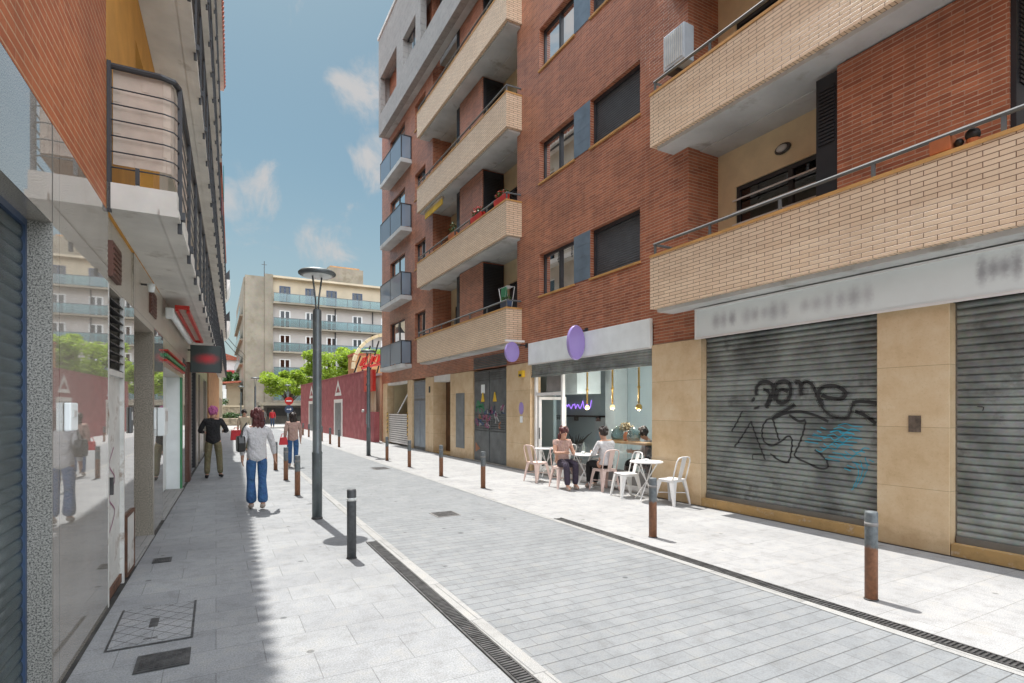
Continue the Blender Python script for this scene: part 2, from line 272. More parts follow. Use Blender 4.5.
# ------------------------------------------------------------------ mesh builder
ORG={}
class MB:
    def __init__(s): s.v=[]; s.f=[]
    def quad(s,*p):
        n=len(s.v); s.v+= [tuple(q) for q in p]; s.f.append(tuple(range(n,n+len(p)))); return s
    def box(s,x0,x1,y0,y1,z0,z1):
        if x0>x1:x0,x1=x1,x0
        if y0>y1:y0,y1=y1,y0
        if z0>z1:z0,z1=z1,z0
        n=len(s.v); s.v+=[(x,y,z) for z in(z0,z1) for y in(y0,y1) for x in(x0,x1)]
        for q in((0,2,3,1),(4,5,7,6),(0,1,5,4),(2,6,7,3),(0,4,6,2),(1,3,7,5)): s.f.append(tuple(n+i for i in q))
        return s
    def prism(s,poly,axis,a,b):
        """poly of 2-D points extruded along axis ('x','y','z') from a to b"""
        mk={'x':lambda p,t:(t,p[0],p[1]),'y':lambda p,t:(p[0],t,p[1]),'z':lambda p,t:(p[0],p[1],t)}[axis]
        n=len(s.v);k=len(poly); s.v+=[mk(p,a) for p in poly]+[mk(p,b) for p in poly]
        s.f.append(tuple(range(n,n+k))[::-1]); s.f.append(tuple(range(n+k,n+2*k)))
        for i in range(k): j=(i+1)%k; s.f.append((n+i,n+j,n+k+j,n+k+i))
        return s
    def tube(s,pts,r,seg=8,cap=True):
        pts=[Vector(p) for p in pts]; rr=r if isinstance(r,(list,tuple)) else [r]*len(pts)
        n=len(s.v); up=None
        for i,p in enumerate(pts):
            t=(pts[min(i+1,len(pts)-1)]-pts[max(i-1,0)]).normalized()
            if up is None: up=t.orthogonal().normalized()
            u=(up-t*up.dot(t)); u=u.normalized() if u.length>1e-5 else t.orthogonal().normalized(); up=u; w=t.cross(u)
            for k in range(seg):
                a=2*PI*k/seg; s.v.append(tuple(p+(u*math.cos(a)+w*math.sin(a))*rr[i]))
        for i in range(len(pts)-1):
            for k in range(seg):
                a=n+i*seg+k; b=n+i*seg+(k+1)%seg; s.f.append((a,b,b+seg,a+seg))
        if cap:
            s.f.append(tuple(range(n,n+seg))[::-1]); m=n+(len(pts)-1)*seg; s.f.append(tuple(range(m,m+seg)))
        return s
    def lathe(s,prof,seg=24,c=(0,0,0)):
        n=len(s.v)
        for r,z in prof:
            for k in range(seg): a=2*PI*k/seg; s.v.append((c[0]+r*math.cos(a),c[1]+r*math.sin(a),c[2]+z))
        for i in range(len(prof)-1):
            for k in range(seg):
                a=n+i*seg+k; b=n+i*seg+(k+1)%seg; s.f.append((a,b,b+seg,a+seg))
        s.f.append(tuple(range(n,n+seg))[::-1]); m=n+(len(prof)-1)*seg; s.f.append(tuple(range(m,m+seg)))
        return s
    def ball(s,c,r,seg=12,rings=8,sc=(1,1,1)):
        n=len(s.v)
        for i in range(1,rings):
            ph=PI*i/rings
            for k in range(seg): a=2*PI*k/seg; s.v.append((c[0]+r*sc[0]*math.sin(ph)*math.cos(a),c[1]+r*sc[1]*math.sin(ph)*math.sin(a),c[2]+r*sc[2]*math.cos(ph)))
        t=len(s.v); s.v+=[(c[0],c[1],c[2]+r*sc[2]),(c[0],c[1],c[2]-r*sc[2])]
        for i in range(rings-2):
            for k in range(seg):
                a=n+i*seg+k;b=n+i*seg+(k+1)%seg; s.f.append((a,a+seg,b+seg,b))
        for k in range(seg): s.f.append((t,n+k,n+(k+1)%seg)); m=n+(rings-2)*seg; s.f.append((t+1,m+(k+1)%seg,m+k))
        return s
    def build(s,name,mat,parent=None,smooth=False,bev=0,org=None,rotz=0):
        o0=Vector(org) if org else (ORG[parent.name] if parent is not None else Vector((0,0,0)))
        me=bpy.data.meshes.new(name); me.from_pydata([tuple(Vector(p)-o0) for p in s.v],[],s.f)
        bm=bmesh.new(); bm.from_mesh(me); bmesh.ops.recalc_face_normals(bm,faces=bm.faces); bm.to_mesh(me); bm.free()
        uv=me.uv_layers.new(name='UVMap')
        for p in me.polygons:
            n=p.normal; ax,ay,az=abs(n.x),abs(n.y),abs(n.z)
            for li in p.loop_indices:
                c=me.vertices[me.loops[li].vertex_index].co
                uv.data[li].uv=(c.x,c.y) if az>=ax and az>=ay else ((c.y,c.z) if ax>=ay else (c.x,c.z))
        if smooth:
            me.polygons.foreach_set('use_smooth',[True]*len(me.polygons))
        me.materials.append(MT[mat] if isinstance(mat,str) else mat)
        o=bpy.data.objects.new(name,me); COL.objects.link(o)
        if parent is not None: o.parent=parent; ORG[o.name]=o0
        else:
            o.location=o0; o.rotation_euler.z=rotz; ORG[o.name]=o0
        if bev:
            b=o.modifiers.new('edge_round','BEVEL'); b.width=bev; b.segments=2; b.limit_method='ANGLE'
        return o
def tag(o,label,cat,group=None,kind=None):
    if label: o['label']=label
    if cat: o['category']=cat
    if group: o['group']=group
    if kind: o['kind']=kind
    return o
def thing(name,label,cat,loc=(0,0,0),rz=0,group=None,org=None):
    o=bpy.data.objects.new(name,None); COL.objects.link(o); o.empty_display_size=.2
    o.location=loc; o.rotation_euler.z=rz; ORG[o.name]=Vector(org if org is not None else (0,0,0))
    return tag(o,label,cat,group)
def thingL(name,label,cat,loc,group=None):            # thing placed in the left-hand house frame
    return thing(name,label,cat,LW(*loc),-PHI,group,org=loc)
def thingW(name,label,cat,loc,group=None): return thing(name,label,cat,loc,0,group,org=loc)
def dup(root,loc,rz,label,group=None):
    r=root.copy(); COL.objects.link(r); r.location=loc; r.rotation_euler.z=rz; r['label']=label
    if group: r['group']=group
    for ch in list(root.children):
        c=ch.copy(); COL.objects.link(c); c.parent=r
        for g in ch.children:
            d=g.copy(); COL.objects.link(d); d.parent=c
    return r
def struct(name,mb,mat):
    o=mb.build(name,mat); o['kind']='structure'; return o
def wall(mb,x0,x1,y0,y1,z0,z1,holes=()):
    """wall slab between x0 and x1 with rectangular holes (y0,y1,z0,z1)"""
    zs=sorted({z0,z1}|{min(max(h[i],z0),z1) for h in holes for i in(2,3)})
    for za,zb in zip(zs,zs[1:]):
        zc=(za+zb)/2; act=sorted((max(h[0],y0),min(h[1],y1)) for h in holes if h[2]<zc<h[3] and h[1]>y0 and h[0]<y1)
        y=y0
        for a,b in act:
            if a>y: mb.box(x0,x1,y,a,za,zb)
            y=max(y,b)
        if y<y1: mb.box(x0,x1,y,y1,za,zb)
    return mb
def corr(z,z0,pitch,depth): return depth*math.sqrt(abs(math.sin(PI*(z-z0)/pitch)))
def slat_shutter(mb,x,y0,y1,z0,z1,pitch=.085,depth=.02,side=-1,seg=6):
    n=max(1,int(round((z1-z0)/pitch))); st=(z1-z0)/(n*seg); pr=[]
    for i in range(n*seg+1):
        z=z0+i*st; pr.append((x+side*depth*math.sqrt(abs(math.sin(PI*(i%seg)/seg))),z))
    for (xa,za),(xb,zb) in zip(pr,pr[1:]): mb.quad((xa,y0,za),(xa,y1,za),(xb,y1,zb),(xb,y0,zb))
    return mb
def ribbon(mb,pts,w,xf):
    """stroke on a wall facing -x: pts (y,z); xf(z) gives the surface"""
    P=[Vector((a,b)) for a,b in pts]; Q=[]
    for i in range(len(P)-1):                       # catmull-rom smoothing
        p0=P[max(i-1,0)];p1=P[i];p2=P[i+1];p3=P[min(i+2,len(P)-1)]
        m=max(2,int((p2-p1).length/.02))
        for k in range(m):
            t=k/m; Q.append(.5*((2*p1)+(p2-p0)*t+(2*p0-5*p1+4*p2-p3)*t*t+(3*p1-p0-3*p2+p3)*t**3))
    Q.append(P[-1]); S=3
    for i in range(len(Q)-1):
        d0=(Q[min(i+1,len(Q)-1)]-Q[max(i-1,0)]); d1=(Q[min(i+2,len(Q)-1)]-Q[i])
        if d0.length<1e-6 or d1.length<1e-6: continue
        n0=Vector((-d0.y,d0.x)).normalized()*w/2; n1=Vector((-d1.y,d1.x)).normalized()*w/2
        for s in range(S):
            f0=-1+2*s/S; f1=-1+2*(s+1)/S
            q=[Q[i]+n0*f0,Q[i]+n0*f1,Q[i+1]+n1*f1,Q[i+1]+n1*f0]
            mb.quad(*[(xf(p.y),p.x,p.y) for p in q])
    return mb

# ================================================================== SETTING: ground sheets
struct('ground',MB().quad((-150,-60,-.02),(200,-60,-.02),(200,420,-.02),(-150,420,-.02)),'earth')
struct('plaza_paving',MB().quad((-16,27,-.008),(30,27,-.008),(30,71,-.008),(-16,71,-.008)),'plaza')
def xl(y): return 1.855+.0115*y                     # left edge of the carriageway
struct('road',MB().quad((xl(-8),-8,0),(4.56,-8,0),(4.56,52,0),(xl(52),52,0)),'road')
o=struct('pavement',MB().quad((-2.5,-8,-.004),(xl(-8)-.12,-8,-.004),(xl(44)-.12,44,-.004),(-.9,44,-.004)),'pave_left')
struct('pavement',MB().quad((4.60,-8,-.004),(8.2,-8,-.004),(8.2,52,-.004),(4.60,52,-.004)),'pave_right')
struct('kerb',MB().quad((xl(-8)-.12,-8,.002),(xl(-8),-8,.002),(xl(52),52,.002),(xl(52)-.12,52,.002)),'kerb')
struct('kerb',MB().quad((4.50,-8,.004),(4.60,-8,.004),(4.60,52,.004),(4.50,52,.004)),'kerb')

# dark open joint and grime where the paving meets the house fronts
MT['grime']=M('grime',(.045,.043,.04),.95,var=.4,scale=4)
struct('pavement_joint',MB().quad(LW(-.985,-4,-.001),LW(-.925,-4,-.001),LW(-.925,46,-.001),LW(-.985,46,-.001)),'grime')
struct('pavement_joint',MB().quad((7.44,-1.5,-.001),(7.475,-1.5,-.001),(7.475,27.5,-.001),(7.44,27.5,-.001)),'grime')

# ================================================================== RIGHT-HAND APARTMENT BUILDING
RB=thingW('apartment_building','long brick apartment block with cream brick balconies and tan stone shopfronts','apartment building',(7.5,12.5,0))
WX=7.5; FX=7.01; DEEP=8.28
FL=[3.47+2.97*k for k in range(6)]                  # underside of each floor
modA=(13.5,20.35,13.23,20.81); modB=(.3,7.14,-.1,7.59)
holes=[]
for k in range(5):
    z=FL[k]
    wz=(4.68+2.97*k,5.78+2.97*k)
    holes+=[(8.41,10.07,*wz),(10.70,12.3,*wz),(21.2,22.55,wz[0],wz[1])]
    for m in (modA,modB): holes.append((m[0],m[1],z,z+2.97))
    if k<4: holes.append((23.95,26.3,z+.2,z+2.35))
mb=MB(); wall(mb,WX,WX+.3,-1.5,27.53,3.35,19.5,holes)
for h in holes[:]:
    pass
mb.box(WX,WX+.3,12.72,27.53,2.98,3.349)             # brick band over the doors
mb.box(WX+.01,WX+.3,6.80,8.04,2.95,3.349)
mb.box(WX,WX+14,27.54,27.8,0,19.4)                  # far gable
mb.build('wall','brick_red',RB)
# body behind, so nothing is hollow
MB().box(9.4,21,-1.5,27.5,3.4,19.3).build('core','dark_room',RB)
MB().box(WX+.05,21.5,-1.6,27.6,19.51,19.8).build('roof','slab_grey',RB)
MB().box(WX+.31,9.39,-1.5,27.5,3.1,3.4).build('floor_slab','slab_grey',RB)
mb=MB()
for k in range(5):
    mb.box(WX+.301,9.39,-1.5,27.5,FL[k]+2.97-.02 if k<4 else 18.3,FL[k]+2.97+.19 if k<4 else 18.5)
mb.build('floor_slab','slab_grey',RB)
# cross walls between rooms
mb=MB()
for y in (.28,8.0,10.4,13.2,21.0,23.5):
    mb.box(8.3,9.39,y-.06,y+.06,3.4,19.3)
mb.build('partition','dark_room',RB)

def window_unit(k,y0,y1,kind):
    z0,z1=4.68+2.97*k,5.78+2.97*k
    if kind=='blind':
        f=MB(); 
        f.box(WX+.10,WX+.16,y0,y0+.06,z0,z1); f.box(WX+.10,WX+.16,y1-.06,y1,z0,z1); f.box(WX+.10,WX+.16,y0+.06,y1-.06,z1-.08,z1)
        w=f.build('window','dark_metal',RB)
        slat_shutter(MB(),WX+.15,y0+.06,y1-.06,z0,z1-.08,.05,.008,-1,4).build('roller_blind','roll_blind',w)
    else:
        f=MB(); a=WX+.14;b=WX+.20
        f.box(a,b,y0,y1,z1-.07,z1); f.box(a,b,y0,y1,z0,z0+.06); f.box(a,b,y0,y0+.06,z0+.06,z1-.07); f.box(a,b,y1-.06,y1,z0+.06,z1-.07)
        ym=(y0+y1)/2; f.box(a-.015,b,ym-.04,ym+.04,z0+.06,z1-.07)
        w=f.build('window','dark_metal',RB)
        MB().quad((WX+.17,y0+.05,z0+.05),(WX+.17,y1-.05,z0+.05),(WX+.17,y1-.05,z1-.05),(WX+.17,y0+.05,z1-.05)).build('pane','window_glass',w)
        c=MB(); 
        for (ca,cb) in ((y0+.08,y0+.42),(y1-.5,y1-.1)) if k!=1 else ((y0+.1,y0+.3),(y0+.55,y0+.8)):
            n=24; pr=[(WX+.32+.02*math.sin(i*1.9),ca+(cb-ca)*i/n) for i in range(n+1)]
            for (xa,ya),(xb,yb) in zip(pr,pr[1:]): c.quad((xa,ya,z0),(xb,yb,z0),(xb,yb,z1),(xa,ya,z1))
        c.build('curtain','curtain',w)
    MB().box(WX-.035,WX+.13,y0-.02,y1+.02,z0-.045,z0-.002).build('sill','ochre_tile',w)
for k in range(5):
    window_unit(k,8.41,10.07,'blind'); window_unit(k,10.70,12.3,'glass'); window_unit(k,21.2,22.55,'glass')
    z0,z1=4.68+2.97*k,5.78+2.97*k
    p=MB(); 
    for i in range(4): p.box(WX-.012,WX-.001,10.07,10.70,z0+i*(z1-z0)/4+.004,z0+(i+1)*(z1-z0)/4)
    p.build('window_panel','blue_metal',RB)
    if k<4:
        z=FL[k]
        d=MB().box(WX+.1,WX+.16,23.95,24.03,z+.2,z+2.3).box(WX+.1,WX+.16,26.22,26.3,z+.2,z+2.3).box(WX+.1,WX+.16,25.08,25.16,z+.2,z+2.3).box(WX+.1,WX+.16,23.95,26.3,z+2.3,z+2.35).build('balcony_door','dark_metal',RB)
        MB().quad((WX+.13,24,z+.2),(WX+.13,26.25,z+.2),(WX+.13,26.25,z+2.3),(WX+.13,24,z+2.3)).build('pane','window_glass',d)

def loggia(m,k,name='balcony'):
    ya,yb,pa,pb=m; z=FL[k]
    s=MB().box(FX+.09,WX+.30,pa+.09,pb-.09,z,z+.2)
    s.box(WX+.301,DEEP+.1,ya,yb,z,z+.2)
    bal=s.build(name,'slab_grey',RB)
    p=MB().box(FX,FX+.12,pa,pb,z+.06,z+1.0); p.box(FX+.12,WX-.002,pb-.12,pb,z+.06,z+1.0); p.box(FX+.12,WX-.002,pa,pa+.12,z+.06,z+1.0)
    p.build('parapet','brick_cream',bal)
    MB().box(FX-.012,FX+.13,pa-.012,pb+.012,z+1.0,z+1.045).box(FX+.131,WX-.003,pb-.13,pb+.012,z+1.0,z+1.045).box(FX+.131,WX-.003,pa-.012,pa+.13,z+1.0,z+1.045).build('coping','ochre_tile',bal)
    h=MB(); zr=z+1.24
    h.tube([(WX-.01,pa+.05,zr),(FX+.05,pa+.05,zr),(FX+.05,pb-.05,zr),(WX-.01,pb-.05,zr)],.026,8)
    n=6
    for i in range(n+1):
        y=pa+.08+(pb-pa-.16)*i/n; h.box(FX+.035,FX+.065,y-.02,y+.02,z+1.044,zr)
    h.build('handrail','rail_metal',bal)
    # inside: cream back wall, brick side walls, brick box with a dark louvred side
    w=MB(); wall(w,DEEP,DEEP+.1,ya,yb,z+.2,z+2.95,[(ya+4.35,ya+6.45,z+.2,z+2.25),(ya+.55,ya+1.95,z+.2,z+2.25)])
    w.build('loggia_wall','cream_paint',RB)
    for q in ((WX+.301,DEEP,yb,yb+.1),(WX+.301,DEEP,ya-.1,ya)): MB().box(*q,z+.2,z+2.95).build('loggia_side','brick_red',RB)
    MB().box(WX+.004,DEEP-.002,ya+2.3,ya+4.15,z+.2,z+2.945).build('brick_bay','brick_red',RB)
    for (a,b) in ((ya+4.35,ya+6.45),(ya+.55,ya+1.95)):
        d=MB().box(DEEP+.03,DEEP+.08,a,a+.07,z+.2,z+2.18).box(DEEP+.03,DEEP+.08,b-.07,b,z+.2,z+2.18).box(DEEP+.03,DEEP+.08,a,b,z+2.18,z+2.25).box(DEEP+.03,DEEP+.08,(a+b)/2-.04,(a+b)/2+.04,z+.2,z+2.18).build('balcony_door','dark_metal',RB)
        MB().quad((DEEP+.06,a,z+.2),(DEEP+.06,b,z+.2),(DEEP+.06,b,z+2.2),(DEEP+.06,a,z+2.2)).build('pane','window_glass',d)
    # louvred shutters: one on the near side of the box, one folded beside it
    l=MB().box(WX+.03,DEEP-.03,ya+2.25,ya+2.298,z+.2,z+2.9)
    for i in range(20): l.box(WX+.10,DEEP-.1,ya+2.235,ya+2.25,z+1.75+i*.05,z+1.78+i*.05)
    l.build('louvre_shutter','black_louvre',RB)
    l=MB().box(WX+.02,WX+.06,ya+4.155,ya+4.46,z+.2,z+2.9)
    for i in range(16): l.box(WX+.004,WX+.02,ya+4.19,ya+4.42,z+1.95+i*.05,z+1.98+i*.05)
    l.build('louvre_shutter','black_louvre',RB)
    if m is modB and k==0:
        lm=MB()
        for i in range(3): lm.box(DEEP-.03,DEEP-.01,ya+4.3,ya+6.5,z+1.55+i*.22,z+1.575+i*.22)
        lm.build('window_bar','white_metal',RB)
        wl=MB().lathe([(.10,0),(.12,.02),(.09,.05)],20); 
        wl.v=[(DEEP-q[2]-.002,5.8+q[0]*1.25,z+2.55+q[1]*.75) for q in wl.v]; b_=wl.build('wall_light','iron',RB,True)
        wl=MB().lathe([(.085,0),(.07,.02),(.03,.03)],20); wl.v=[(DEEP-.05-q[2],5.8+q[0]*1.2,z+2.55+q[1]*.7) for q in wl.v]; wl.build('lens','lamp_lens',b_,True)
for k in range(4): loggia(modA,k)
for k in range(3): loggia(modB,k)
# small glazed balconies at the far end
for k in range(4):
    z=FL[k]
    bal=MB().box(FX,WX-.002,22.96,26.36,z+.02,z+.2).build('balcony','slab_grey',RB)
    MB().box(FX+.02,FX+.04,23.0,26.32,z+.24,z+1.18).box(FX+.041,WX-.02,23.0,23.02,z+.24,z+1.18).box(FX+.041,WX-.02,26.30,26.32,z+.24,z+1.18).build('glass_screen','blue_glass',bal)
    h=MB().tube([(WX-.01,22.99,z+1.2),(FX+.02,22.99,z+1.2),(FX+.02,26.33,z+1.2),(WX-.01,26.33,z+1.2)],.022,6)
    for p in ((FX+.03,23.0),(FX+.03,26.33),(FX+.03,24.65),(WX-.03,23.0)): h.box(p[0]-.02,p[0]+.02,p[1]-.02,p[1]+.02,z+.2,z+1.2)
    h.build('handrail','dark_metal',bal)
# pale top storey that hangs over the far half
z0=15.02
hol=[(23.6,26.3,16.0,17.75),(21.0,22.7,16.3,17.5),(15.0,20.4,16.1,17.9)]
mb=MB(); wall(mb,FX,FX+.25,13.2,26.6,z0,19.75,hol)
mb.box(FX+.25,WX-.002,13.2,13.4,z0,19.7).box(FX+.25,WX-.002,26.4,26.6,z0,19.7)
mb.build('top_storey','pale_tile',RB)
MB().box(FX+.02,WX-.002,13.4,26.4,z0+.001,z0+.2).box(FX+.251,WX-.002,13.4,26.4,17.9,18.1).box(FX-.05,WX+.1,13.15,26.65,19.751,19.9).build('top_storey_slab','slab_grey',RB)
w=MB().box(FX+.2,FX+.23,21.0,22.7,16.3,16.36).box(FX+.2,FX+.23,21.0,22.7,17.44,17.5).box(FX+.2,FX+.23,21.8,21.87,16.36,17.44).build('window','dark_metal',RB)
MB().quad((FX+.22,21,16.3),(FX+.22,22.7,16.3),(FX+.22,22.7,17.5),(FX+.22,21,17.5)).build('pane','window_glass',w)

# ---------------------------------------------------------------- ground floor
def pillar(y0,y1,z1,x=WX-.03,name='stone_pillar',d=.33): return MB().box(x,x+d,y0,y1,.0,z1).build(name,'tan_stone',RB,bev=.006)
pillar(3.13,3.92,2.94); pillar(6.82,8.04,2.94); pillar(12.72,14.10,2.97); pillar(16.46,18.45,2.97); pillar(20.21,21.12,2.97); pillar(22.82,23.48,2.97); pillar(26.72,27.53,2.97)
MB().box(WX-.02,WX+.3,-1.5,3.12,0,.14).build('threshold','worn_stone',RB); MB().box(WX-.02,WX+.3,3.93,6.81,0,.14).build('threshold','worn_stone',RB)
MB().box(WX+.2,9.3,-1.5,7.7,-.02,3.09).build('shop_core','dark_room',RB)
GRAF=[(.035,[(5.8,1.92),(5.8,2.03),(5.72,2.12),(5.61,2.13),(5.52,2.08),(5.5,1.97),(5.55,1.86),(5.63,1.73)]),(.03,[(5.68,2.01),(5.61,1.99),(5.56,1.92),(5.58,1.81),(5.63,1.72)]),(.05,[(5.87,1.87),(5.84,1.84)]),(.055,[(5.8,1.74),(5.79,1.70)]),(.035,[(5.47,1.84),(5.48,1.99),(5.43,2.09),(5.33,2.13),(5.23,2.09),(5.21,1.94),(5.27,1.82),(5.37,1.79),(5.44,1.84),(5.43,1.95),(5.35,2.0),(5.25,1.96)]),(.035,[(5.14,2.08),(5.1,2.11),(5.05,2.08),(5.04,1.9)]),(.03,[(5.05,2.06),(4.96,2.1),(4.87,2.05),(4.8,1.9),(4.73,1.75)]),(.035,[(4.73,1.75),(4.78,1.9),(4.73,2.0),(4.59,2.03),(4.46,1.99),(4.39,1.91),(4.46,1.84),(4.63,1.86),(4.73,1.9)]),(.02,[(4.74,1.76),(4.66,1.65),(4.53,1.58),(4.38,1.58),(4.33,1.65),(4.3,1.78)]),(.03,[(4.3,1.78),(4.21,1.8),(3.99,1.78)]),(.03,[(4.27,1.67),(4.15,1.62),(4.0,1.51)]),(.03,[(5.14,1.77),(5.25,1.7),(5.43,1.61),(5.51,1.55)]),(.025,[(5.51,1.55),(5.27,1.64),(5.05,1.66),(4.83,1.61),(4.63,1.52)]),(.025,[(5.23,1.61),(5.08,1.52),(4.97,1.54)]),(.018,[(6.07,1.66),(6.16,1.5),(6.28,1.32)]),(.018,[(6.22,1.07),(6.07,1.25),(5.9,1.5)]),(.018,[(5.9,1.5),(5.8,1.25),(5.64,.9)]),(.018,[(5.51,1.55),(5.61,1.53),(5.69,1.4),(5.68,1.22),(5.55,1.13),(5.39,1.19),(5.25,1.29),(5.19,1.24),(5.2,1.06),(5.25,.9),(5.39,.91),(5.55,1.0)]),(.018,[(5.51,1.55),(5.45,1.37),(5.4,1.21)]),(.018,[(4.97,1.53),(5.01,1.35),(5.08,1.16),(5.14,1.0),(4.97,.92),(4.76,.85),(4.65,.87),(4.65,.95),(4.73,1.04),(4.83,1.11)]),(.01,[(5.87,.97),(5.87,.88)]),(.01,[(5.87,.97),(5.68,.99)])]
BLUE=[[(4.94,1.27),(4.73,1.25)],[(4.8,1.39),(4.73,1.36)],[(4.56,1.42),(4.46,1.45),(4.37,1.42),(4.23,1.41)],[(4.66,1.32),(4.56,1.35),(4.49,1.31),(4.37,1.38),(4.27,1.35)],[(4.76,1.16),(4.69,1.13),(4.59,1.2),(4.49,1.18),(4.4,1.25),(4.24,1.25)],[(4.49,1.27),(4.43,1.24),(4.37,1.28)],[(4.63,1.04),(4.43,1.02)],[(4.4,1.12),(4.3,1.06),(4.21,1.13),(4.14,1.12)],[(4.37,.93),(4.27,.9)],[(4.2,1.01),(4.17,.88),(4.21,.75),(4.26,.64)],[(4.15,.98),(4.08,.95)]]
SX=WX+.13
def shop_shutter(y0,y1,z1,graf):
    fr=MB().box(SX-.02,SX+.04,y0,y0+.02,.14,z1).box(SX-.02,SX+.04,y1-.02,y1,.14,z1).box(SX-.05,SX+.04,y0+.02,y1-.02,.14,.22)
    f=fr.build('roller_shutter','tan_edge',RB)
    n=round((z1-.2)/.085); pitch=(z1-.2)/n
    slat_shutter(MB(),SX,y0+.02,y1-.02,.2,z1,pitch,.03).build('slat_curtain','shutter',f)
    if graf:
        xf=lambda z:SX-corr(z,.2,pitch,.03)-.004
        g=MB(); [ribbon(g,p,w*1.5,xf) for w,p in GRAF]; g.build('graffiti','spray_black',f)
        xh=lambda z:xf(z)+.002
        g=MB(); [ribbon(g,p,w*1.5+.045,xh) for w,p in GRAF[:12]]; g.build('spray_haze','spray_soft',f)
        g=MB(); [ribbon(g,[(a+jx,b+jz) for a,b in p],.013,xf) for p in BLUE for jx,jz in ((0,0),(.05,-.045),(-.06,.05))]; g.build('graffiti','spray_blue',f)
    else: 
        g=MB(); ribbon(g,[(2.92,1.73),(2.86,1.72),(2.87,1.68)],.01,lambda z:SX-corr(z,.2,pitch,.03)-.004); g.build('graffiti','spray_black',f)
shop_shutter(3.92,6.82,2.95,True); shop_shutter(-.6,3.13,2.95,False)
MB().box(WX-.045,WX-.031,3.42,3.55,1.42,1.62).build('wall_plate','iron_rust',RB)
# metal double door with a painted mural and a louvre over it
f=MB().box(WX+.02,WX+.08,14.10,16.46,0,2.92); mural=f.build('metal_door','mural_door',RB)
mb=MB()
for a,b in ((14.16,15.25),(15.30,16.40)):
    mb.box(WX,WX+.02,a,b,.05,1.0); mb.box(WX,WX+.02,a,b,1.55,2.6)
    for i in range(7): mb.box(WX-.005,WX+.02,a,b,1.04+i*.07,1.08+i*.07)
    for i in range(4): mb.box(WX-.005,WX+.02,a,b,2.64+i*.065,2.68+i*.065)
mb.build('leaf','mural_door',mural)
def patch(name,pts_list,w,m,x): 
    g=MB(); [ribbon(g,p,w,lambda z:x) for p in pts_list]; return g.build(name,m,mural)
rnd=random.Random(3)
MT['mural_green']=M('mural_green',(.04,.22,.10),.6); MT['mural_pink']=M('mural_pink',(.28,.08,.17),.6); MT['mural_blue']=M('mural_blue',(.05,.09,.2),.6); MT['mural_white']=M('mural_white',(.4,.4,.4),.6); MT['mural_orange']=M('mural_orange',(.34,.15,.08),.6)
patch('mural',[[(16.25,1.62),(16.2,1.85),(16.1,1.95),(16.0,1.7),(15.9,1.6)],[(16.05,1.95),(15.9,1.8),(15.75,1.85),(15.65,1.6)],[(16.25,1.75),(15.95,1.78),(15.7,1.72)]],.07,'mural_green',WX-.008)
for nm,cn in (('mural_pink',9),('mural_blue',9),('mural_white',7),('mural_orange',5)):
    L=[]
    for i in range(cn):
        y=rnd.uniform(14.3,16.2); z=rnd.uniform(1.2,1.85) if y<15.6 else rnd.uniform(1.2,1.5)
        L.append([(y+rnd.uniform(-.14,.14),z+rnd.uniform(-.12,.12)) for _ in range(rnd.choice((3,4,5)))])
    patch('mural',L,rnd.choice((.03,.045)),nm,WX-.007-.001*cn/9)
g=MB().quad((WX-.006,15.6,2.2),(WX-.006,15.88,2.2),(WX-.006,15.88,2.48),(WX-.006,15.6,2.48)); g.build('notice','white_panel',mural)
g=MB()
for y in (15.75,14.9): g.prism([(y-.13,1.93),(y+.13,1.93),(y+.03,2.22),(y-.03,2.22)],'x',WX-.012,WX-.006)
g.build('warning_sign','yellow_paint',mural)
MB().prism([(16.3,.3),(16.3,.62),(15.95,.42)],'x',WX-.012,WX-.006).build('sticker','mural_orange',mural)
lv=MB().box(WX-.008,WX-.001,14.12,16.44,3.0,3.03)
for i in range(7): lv.box(WX-.02,WX-.001,14.12,16.44,3.03+i*.05,3.062+i*.05)
lv.build('vent_louvre','mural_door',RB)
MB().box(WX-.04,WX-.031,17.15,17.9,.35,2.25).box(WX-.05,WX-.04,17.2,17.85,.42,2.18).build('meter_cabinet','grey_door',RB)
# entrance recess
MB().box(WX+.301,WX+.9,20.2,20.5,0,2.97).box(WX+.301,WX+.9,18.2,18.44,0,2.97).build('entry_side','tan_stone',RB)
d=MB().box(WX+.5,WX+.56,18.45,20.2,.05,2.75).build('entrance_door','wood_dark',RB); MB().tube([(WX+.46,18.9,.9),(WX+.46,18.9,1.4)],.015).build('handle','gold',d)
MB().box(WX,WX+.9,18.45,20.2,2.75,2.98).build('entry_lintel','white_paint',RB); MB().box(WX-.02,WX+.5,18.45,20.2,-.02,.06).build('entry_step','worn_stone',RB)
# double service door
d=MB().box(WX+.06,WX+.1,21.12,22.82,0,2.9).build('service_door','grey_door',RB)
mb=MB().box(WX+.03,WX+.06,21.2,21.93,.12,2.05).box(WX+.03,WX+.06,21.98,22.74,.12,2.05)
for i in range(6): mb.box(WX+.03,WX+.06,21.2,22.74,2.15+i*.115,2.25+i*.115)
mb.build('leaf','blue_metal',d)
MB().box(WX-.05,WX-.031,20.55,20.68,2.35,2.6).build('wall_light','iron',RB)
